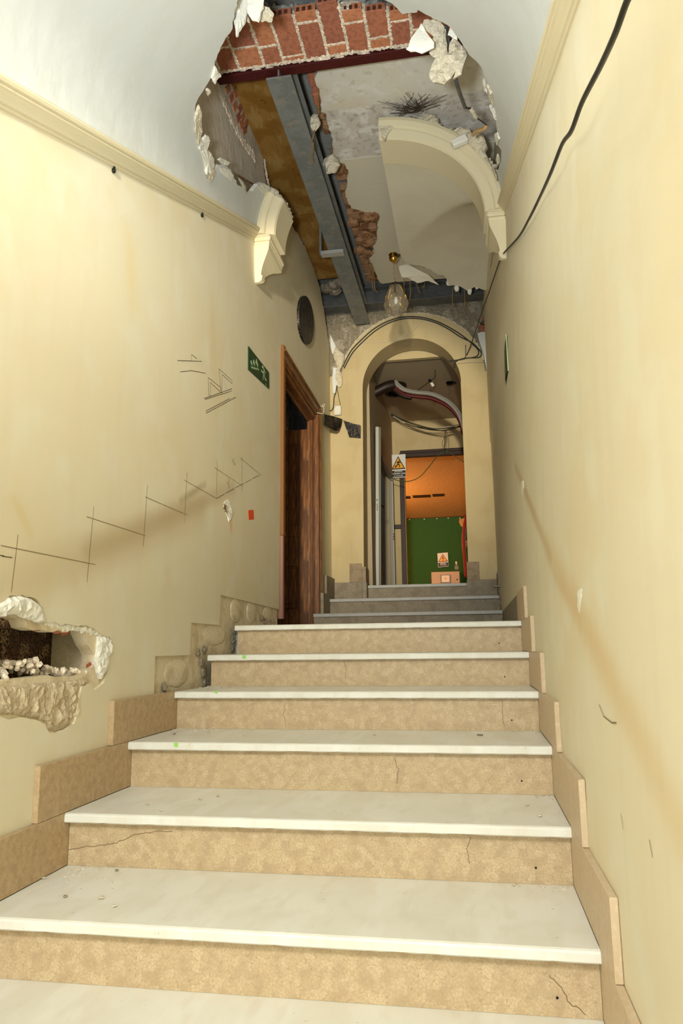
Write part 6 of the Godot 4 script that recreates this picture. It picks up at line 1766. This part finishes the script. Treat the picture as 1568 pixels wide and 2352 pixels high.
# ---------------------------------------------------------------- small things
func make_small_things() -> void:
	# pendant lantern of brass and bevelled glass
	var at = [Vector3(0.817,4.208,-4.850)][0]
	var t := thing("pendant_lantern", "brass pendant lantern with petal glass panes hanging before the arch", "lamp", at)
	var c0 = [Vector3(0.803,4.473,-4.850)][0] - at
	var st := mb(true)
	lathe(st, PackedVector2Array([Vector2(0.0, -0.05), Vector2(0.018, -0.045), Vector2(0.036, -0.022), Vector2(0.042, 0.0), Vector2(0.036, 0.02), Vector2(0.044, 0.03), Vector2(0.03, 0.042), Vector2(0.0, 0.045)]), c0, 18)
	put("ceiling_rose", st, M.brass, t)
	st = mb()
	bx(st, c0 + Vector3(0.06, 0.02, 0.0), Vector3(0.05, 0.018, 0.02), 0.004, Basis(Vector3.BACK, 0.5))
	put("hook", st, M.cable_grey, t)
	st = mb(true)
	var nl = 9
	for i in nl:
		var p = c0.lerp(Vector3(0, 0.0, 0), (i + 0.8) / (nl + 0.6))
		var ring := []
		for k in 11:
			var a = TAU * k / 10.0
			ring.append(p + (Vector3(cos(a) * 0.006, sin(a) * 0.014, 0) if i % 2 else Vector3(0, sin(a) * 0.014, cos(a) * 0.006)))
		tube(st, ring, 0.0018, 5)
	put("chain", st, M.brass, t)
	st = mb(true)
	lathe(st, PackedVector2Array([Vector2(0.0, 0.02), Vector2(0.012, 0.018), Vector2(0.03, 0.0), Vector2(0.022, -0.012), Vector2(0.0, -0.012)]), Vector3.ZERO, 14)
	lathe(st, PackedVector2Array([Vector2(0.004, 0.0), Vector2(0.004, -0.09), Vector2(0.012, -0.09), Vector2(0.012, -0.13), Vector2(0.0, -0.13)]), Vector3.ZERO, 10)
	put("cap", st, M.black, t)
	var R := [[0.020, 0.0], [0.062, -0.035], [0.085, -0.09], [0.118, -0.205], [0.098, -0.262], [0.062, -0.292]]
	var rods := mb(true)
	var N = 6
	var pt := func(i: int, lv: float, k: float):
		var a0 = TAU * (i + k) / N + PI / 6.0
		var j = int(lv)
		var q = R[mini(j + 1, R.size() - 1)]
		var r = lerpf(R[j][0], q[0], lv - j)
		var y = lerpf(R[j][1], q[1], lv - j)
		return Vector3(cos(a0) * r, y, sin(a0) * r)
	for i in N:
		var g := mb()
		# petal: from the cap down to a pointed lower edge
		var top_l = pt.call(i, 0.0, 0.0)
		var top_r = pt.call(i, 0.0, 1.0)
		var L1 = pt.call(i, 1.0, 0.04)
		var R1 = pt.call(i, 1.0, 0.96)
		var L2 = pt.call(i, 2.3, 0.06)
		var R2 = pt.call(i, 2.3, 0.94)
		var tip = pt.call(i, 3.0, 0.5)
		quad(g, top_l, L1, R1, top_r)
		quad(g, L1, L2, R2, R1)
		tri(g, L2, tip, R2)
		put("petal_pane", g, M.smoked_glass, t)
		var tip2 = pt.call(i + 1, 3.0, 0.5)
		g = mb()
		var va = pt.call(i + 1, 2.3, 0.0)
		tri(g, va, tip, tip2)
		var b1 = pt.call(i, 4.0, 0.5)
		var b2 = pt.call(i + 1, 4.0, 0.5)
		var e1 = pt.call(i, 5.0, 0.5)
		var e2 = pt.call(i + 1, 5.0, 0.5)
		quad(g, tip, b1, b2, tip2)
		quad(g, b1, e1, e2, b2)
		put("lower_pane", g, M.smoked_glass, t)
		tube(rods, [top_l, L1, L2, tip], 0.0022, 5)
		tube(rods, [top_r, R1, R2, tip], 0.0022, 5)
		tube(rods, [tip, b1, e1], 0.0020, 5)
	put("brass_edging", rods, M.brass, t)
	st = mb(true)
	lathe(st, PackedVector2Array([Vector2(0.0, -0.13), Vector2(0.012, -0.135), Vector2(0.018, -0.17), Vector2(0.010, -0.20), Vector2(0.0, -0.205)]), Vector3.ZERO, 10)
	put("bulb", st, M.white_plastic, t)
	# wires round the arch
	var a1 := thing("arch_cable", "pair of black cables following the curve of the arch", "cable")
	put("cable", wire([Vector3(0.085,3.963,-6.185),Vector3(0.126,4.052,-6.185),Vector3(0.191,4.160,-6.185),Vector3(0.301,4.269,-6.185),Vector3(0.431,4.377,-6.185),Vector3(0.575,4.452,-6.185),Vector3(0.722,4.491,-6.185),Vector3(0.868,4.493,-6.185),Vector3(1.011,4.464,-6.185),Vector3(1.153,4.405,-6.185),Vector3(1.292,4.316,-6.185),Vector3(1.407,4.225,-6.185),Vector3(1.497,4.136,-6.185),Vector3(1.564,4.060,-6.185),Vector3(1.581,4.019,-6.185),Vector3(1.565,3.975,-6.185),Vector3(1.513,3.959,-6.185),Vector3(1.405,3.953,-6.185),Vector3(1.329,3.924,-6.185),Vector3(1.312,3.851,-6.185)], 0.006, 6), M.cable_black, a1)
	put("cable", wire([Vector3(0.099,3.947,-6.188),Vector3(0.145,4.036,-6.188),Vector3(0.210,4.139,-6.188),Vector3(0.320,4.248,-6.188),Vector3(0.450,4.356,-6.188),Vector3(0.589,4.432,-6.188),Vector3(0.726,4.471,-6.188),Vector3(0.867,4.474,-6.188),Vector3(1.011,4.445,-6.188),Vector3(1.148,4.387,-6.188),Vector3(1.282,4.298,-6.188),Vector3(1.392,4.207,-6.188),Vector3(1.506,4.137,-6.188),Vector3(1.591,4.039,-6.188),Vector3(1.607,3.988,-6.188),Vector3(1.578,3.955,-6.188),Vector3(1.466,3.959,-6.188),Vector3(1.386,3.946,-6.188),Vector3(1.264,3.941,-6.188)], 0.006, 6), M.cable_black, a1)
	var a2 := thing("loose_wire", "thin dark wire end curling over the right springing of the arch", "wire")
	put("wire", wire([Vector3(1.444,4.108,-6.180),Vector3(1.440,3.993,-6.180),Vector3(1.424,3.960,-6.180),Vector3(1.302,3.935,-6.180),Vector3(1.259,3.928,-6.180),Vector3(1.218,3.966,-6.180),Vector3(1.186,3.994,-6.180)], 0.004, 6), M.cable_black, a2)
	var a3 := thing("white_wire", "thin pale wire sagging across the face of the arch", "wire")
	put("wire", wire([Vector3(1.031,4.491,-6.190),Vector3(0.936,4.381,-6.190),Vector3(0.838,4.297,-6.190),Vector3(0.749,4.248,-6.190),Vector3(0.652,4.221,-6.190),Vector3(0.545,4.220,-6.190),Vector3(0.452,4.227,-6.190),Vector3(0.359,4.230,-6.190),Vector3(0.261,4.239,-6.190)], 0.0035, 6), M.cable_white, a3)
	var a5 := thing("corner_wire", "pale wire along the ledge at the right arch springing", "wire")
	put("wire", wire([Vector3(1.702,3.942,-6.180),Vector3(1.664,3.910,-6.180),Vector3(1.617,3.899,-6.180),Vector3(1.510,3.903,-6.180),Vector3(1.347,3.906,-6.180)], 0.004, 6), M.cable_white, a5)
	var jb := thing("junction_box", "small white junction box on the end wall left of the arch", "junction box")
	st = mb()
	var jc = [Vector3(0.025,3.454,-6.175)][0]
	bx(st, jc, Vector3(0.075, 0.105, 0.045), 0.004)
	put("cover", st, M.white_plastic, jb)
	for s in [Vector3(-0.025, 0.035, 0.022), Vector3(0.025, -0.035, 0.022)]:
		st = mb()
		bx(st, jc + s, Vector3(0.006, 0.006, 0.004), 0.001)
		put("screw", st, M.cable_grey, jb)
	var a4 := thing("door_wire", "dark wire drooping from the torn corner to the white junction box", "wire")
	put("wire", wire([Vector3(0.020,3.741,-6.150),Vector3(0.009,3.665,-6.150),Vector3(-0.011,3.606,-6.150),Vector3(-0.022,3.492,-6.150),Vector3(-0.051,3.453,-6.150),Vector3(-0.085,3.481,-6.150),Vector3(-0.109,3.563,-6.150)], 0.004, 6), M.cable_black, a4)
	put("wire", wire([Vector3(0.018,3.744,-6.160),Vector3(0.032,3.642,-6.160),Vector3(0.059,3.504,-6.160)], 0.003, 6), M.cable_black, a4)
	var a6 := thing("tied_string", "short white string tied at the upper corner of the wooden door frame", "cord")
	put("strand", wire([Vector3(-0.017,3.260,-5.400),Vector3(0.014,3.249,-5.400),Vector3(0.028,3.282,-5.420),Vector3(0.009,3.267,-5.400),Vector3(0.022,3.221,-5.400),Vector3(0.008,3.170,-5.380),Vector3(-0.032,3.176,-5.360),Vector3(-0.067,3.181,-5.340)], 0.004, 6), M.cable_white, a6)
	# broken black marble plates
	st = mb()
	flake(st, [Vector3(-0.036,3.276,-5.720),Vector3(0.019,3.312,-5.920),Vector3(0.082,3.339,-6.130),Vector3(0.069,3.267,-6.120),Vector3(0.051,3.202,-6.080),Vector3(0.027,3.171,-6.000),Vector3(-0.039,3.162,-5.730)], 0.025, Vector3(0.6, 0, 0.8).normalized(), 61, 0.002)
	tag(put("marble_plate", st, M.black_marble), "broken black marble plate across the corner beside the wooden door", "plaque")
	st = mb()
	flake(st, [Vector3(0.086,3.339,-6.165),Vector3(0.182,3.298,-6.165),Vector3(0.278,3.267,-6.165),Vector3(0.276,3.125,-6.165),Vector3(0.151,3.142,-6.165),Vector3(0.123,3.223,-6.165)], 0.025, Vector3(0, 0, 1), 62, 0.002)
	tag(put("marble_plate", st, M.black_marble), "broken black marble plate with pale streaks on the left arch pier", "plaque")
	# plaster lumps on strings
	var hl = [["plaster lump hanging on a cane string beside the steel beam, nearer the red girder", [Vector3(0.496,4.754,-2.900),Vector3(0.479,4.591,-2.950),Vector3(0.470,4.559,-2.960)], [Vector3(0.449,4.504,-2.970)], Vector3(0.035, 0.06, 0.03), [Vector3(0.446,4.447,-2.970),Vector3(0.427,4.357,-2.970),Vector3(0.437,4.346,-2.980),Vector3(0.418,4.264,-2.980),Vector3(0.415,4.207,-2.980)]], ["round plaster lump hanging on a short cane string at the broken slab edge", [Vector3(0.473,4.769,-3.500),Vector3(0.472,4.667,-3.500),Vector3(0.472,4.611,-3.500)], [Vector3(0.464,4.545,-3.500)], Vector3(0.06, 0.072, 0.05), []]]
	for i in 2:
		var h := thing("hanging_lump", hl[i][0], "plaster", Vector3.ZERO, "plaster lumps on strings")
		put("string", wire(hl[i][1], 0.004, 5), M.straw, h)
		st = mb()
		lump(st, hl[i][2][0], hl[i][3], 70 + i, 0.35, Basis.IDENTITY, 12, 9)
		put("lump", st, M.broken_plaster, h)
		if hl[i][4].size(): put("string", wire(hl[i][4], 0.005, 5), M.straw, h)
	# cane strands torn out of the ceiling
	var sn := [[Vector3(0.540,4.643,-5.200),Vector3(0.558,4.549,-5.220),Vector3(0.547,4.448,-5.250),Vector3(0.557,4.388,-5.300)], [Vector3(0.549,4.637,-5.200),Vector3(0.570,4.533,-5.220),Vector3(0.573,4.399,-5.250),Vector3(0.592,4.366,-5.300)], [Vector3(0.873,4.454,-5.200),Vector3(0.863,4.393,-5.250),Vector3(0.861,4.349,-5.300)], [Vector3(0.924,4.433,-5.250),Vector3(0.922,4.343,-5.300),Vector3(0.907,4.276,-5.350)], [Vector3(0.980,4.430,-5.300),Vector3(0.997,4.389,-5.350),Vector3(1.006,4.366,-5.400)], [Vector3(1.340,4.447,-5.450),Vector3(1.326,4.332,-5.500),Vector3(1.338,4.237,-5.550)], [Vector3(1.451,4.414,-5.500),Vector3(1.451,4.321,-5.550),Vector3(1.436,4.195,-5.600)], [Vector3(1.066,4.431,-5.300),Vector3(1.053,4.402,-5.350),Vector3(1.041,4.422,-5.350)], [Vector3(1.391,4.444,-5.500),Vector3(1.393,4.373,-5.500)]]
	for q in sn: put("cane_strand", wire(q, 0.004, 5), M.straw, get_node("ceiling_landing"))
	put("cane_strand", wire([Vector3(-0.047,4.691,-4.167),Vector3(-0.049,4.776,-4.367),Vector3(-0.051,4.843,-4.544)], 0.004, 5), M.straw, get_node("ceiling_slab"))
	var ln := [Vector3(-0.066,4.070,-2.835),Vector3(-0.067,4.139,-2.985),Vector3(-0.069,4.219,-3.145),Vector3(-0.070,4.305,-3.315)]
	put("cane_rod", wire(ln, 0.008, 5), M.brick_pale, get_node("wall_upper_left"))
	# loose flat bar by the right wall
	var fb := thing("flat_bar", "short steel bar end sticking out of the torn plinth on the right", "bar")
	put("bar", box(Vector3(1.60, 1.435, -5.79), Vector3(1.70, 1.447, -5.70), 0.002), M.zinc, fb)
	st = mb()
	for q in [Vector3(1.665,1.361,-5.720),Vector3(1.668,1.328,-5.720),Vector3(1.670,1.287,-5.730)]: lump(st, q, Vector3(0.02, 0.02, 0.02), int(q.y * 100), 0.6)
	put("torn_mortar", st, M.mortar, fb)
	st = mb()
	prism(st, PackedVector2Array([Vector2(1.331,1.344),Vector2(1.360,1.344),Vector2(1.362,1.289),Vector2(1.351,1.219),Vector2(1.327,1.236),Vector2(1.321,1.290)]), fz(-5.742), 0.0, 0.01)
	put("damp_patch", st, M.mortar, get_node("stair_step_008"))
	# marks and litter on the steps
	var mk := [["stair_step_003", [Vector3(0.194,0.515,-1.358),Vector3(0.212,0.515,-1.358),Vector3(0.212,0.498,-1.358),Vector3(0.198,0.500,-1.358)]], ["stair_step_004", [Vector3(0.200,0.691,-1.824),Vector3(0.212,0.691,-1.824),Vector3(0.210,0.676,-1.824),Vector3(0.198,0.680,-1.824)]], ["stair_step_005", [Vector3(0.194,0.847,-2.258),Vector3(0.213,0.847,-2.258),Vector3(0.211,0.831,-2.258),Vector3(0.192,0.831,-2.258)]]]
	for q in mk:
		st = mb()
		quad(st, q[1][3], q[1][2], q[1][1], q[1][0])
		var node = get_node(q[0])
		var m2 := put("paint_mark", st, M.green_spray, node)
		m2.position = -node.position + Vector3(0, 0, 0.0012)
	var chips := [[Vector3(-0.059,0.167,-0.935),Vector3(0.010,0.167,-0.779),Vector3(-0.072,0.167,-0.714),Vector3(0.172,0.167,-0.623),Vector3(0.284,0.167,-0.627),Vector3(0.297,0.167,-0.972),Vector3(0.355,0.167,-0.566),Vector3(0.202,0.167,-0.889)], [Vector3(0.226,0.341,-1.057),Vector3(0.317,0.341,-0.967),Vector3(0.382,0.341,-1.167),Vector3(0.430,0.341,-1.221),Vector3(1.575,0.341,-1.031),Vector3(1.546,0.341,-1.195)], [Vector3(0.086,0.518,-1.497),Vector3(0.087,0.518,-1.624),Vector3(0.963,0.518,-1.654),Vector3(0.416,0.518,-1.583),Vector3(0.225,0.518,-1.683)], [Vector3(-0.061,0.688,-2.203),Vector3(0.029,0.688,-2.076),Vector3(0.042,0.688,-2.116),Vector3(0.016,0.688,-2.285)]]
	var ci = 0
	var proto: MeshInstance3D = null
	var where = ["lowest full marble tread", "second full marble tread from below", "third marble tread from below", "fourth tread beside the broken skirting"]
	for ri in 4:
		for q in chips[ri]:
			ci += 1
			var r3 = rng.randf_range(0.5, 1.1)
			if proto == null:
				st = mb()
				lump(st, Vector3.ZERO, Vector3(0.010, 0.004, 0.008), 91, 0.5, Basis.IDENTITY, 7, 4)
				proto = put("plaster_chip", st, M.broken_plaster)
				tag(proto, "small plaster chip lying on the " + where[ri], "chip", "plaster chips on the " + where[ri])
				proto.position = q + Vector3(0, 0.002, 0)
			else:
				var d := proto.duplicate()
				d.name = numbered(self, "plaster_chip")
				add_child(d, true)
				tag(d, "small plaster chip lying on the " + where[ri], "chip", "plaster chips on the " + where[ri])
				d.position = q + Vector3(0, 0.002, 0)
				d.rotation = Vector3(0, rng.randf() * TAU, 0)
				d.scale = Vector3.ONE * r3
				if ci % 4 == 0: d.material_override = M.mortar
	st = mb(true)
	lathe(st, PackedVector2Array([Vector2(0.0, 0.004), Vector2(0.011, 0.004), Vector2(0.013, 0.002), Vector2(0.013, 0.0), Vector2(0.0, 0.0)]), [Vector3(1.399,0.517,-1.679)][0], 16)
	tag(put("metal_disc", st, M.zinc), "small grey metal disc lying on the third marble tread", "disc")
	st = mb()
	var r4 := RandomNumberGenerator.new()
	r4.seed = 41
	for i in 220:
		var k = i % 4
		var s = r4.randf_range(0.002, 0.006) * (1.6 if r4.randf() < 0.08 else 1.0)
		var p: Vector3
		if k == 0: p = Vector3(absf(r4.randfn(0.0, 0.10)) + 0.01, TY[4] + 0.001, TZ[5] - 0.03 + absf(r4.randfn(0.0, 0.10)))
		elif k == 1: p = Vector3(absf(r4.randfn(0.0, 0.08)) + 0.01, TY[1] + 0.001, TZ[2] - 0.03 + absf(r4.randfn(0.0, 0.08)))
		elif k == 2: p = Vector3(W - 0.01 - absf(r4.randfn(0.0, 0.07)), TY[1 + (i % 3)] + 0.001, TZ[2 + (i % 3)] - 0.03 + absf(r4.randfn(0.0, 0.03)))
		else: p = Vector3(absf(r4.randfn(0.0, 0.12)) + 0.01, TY[3] + 0.001, TZ[4] - 0.03 + absf(r4.randfn(0.0, 0.07)))
		lump(st, p, Vector3(s, s * 0.6, s), i + 1000, 0.4, Basis.IDENTITY, 5, 3)
	tag(put("plaster_crumbs", st, M.broken_plaster), "fine plaster crumbs swept into the corners of the marble treads", "crumbs", "", "stuff")
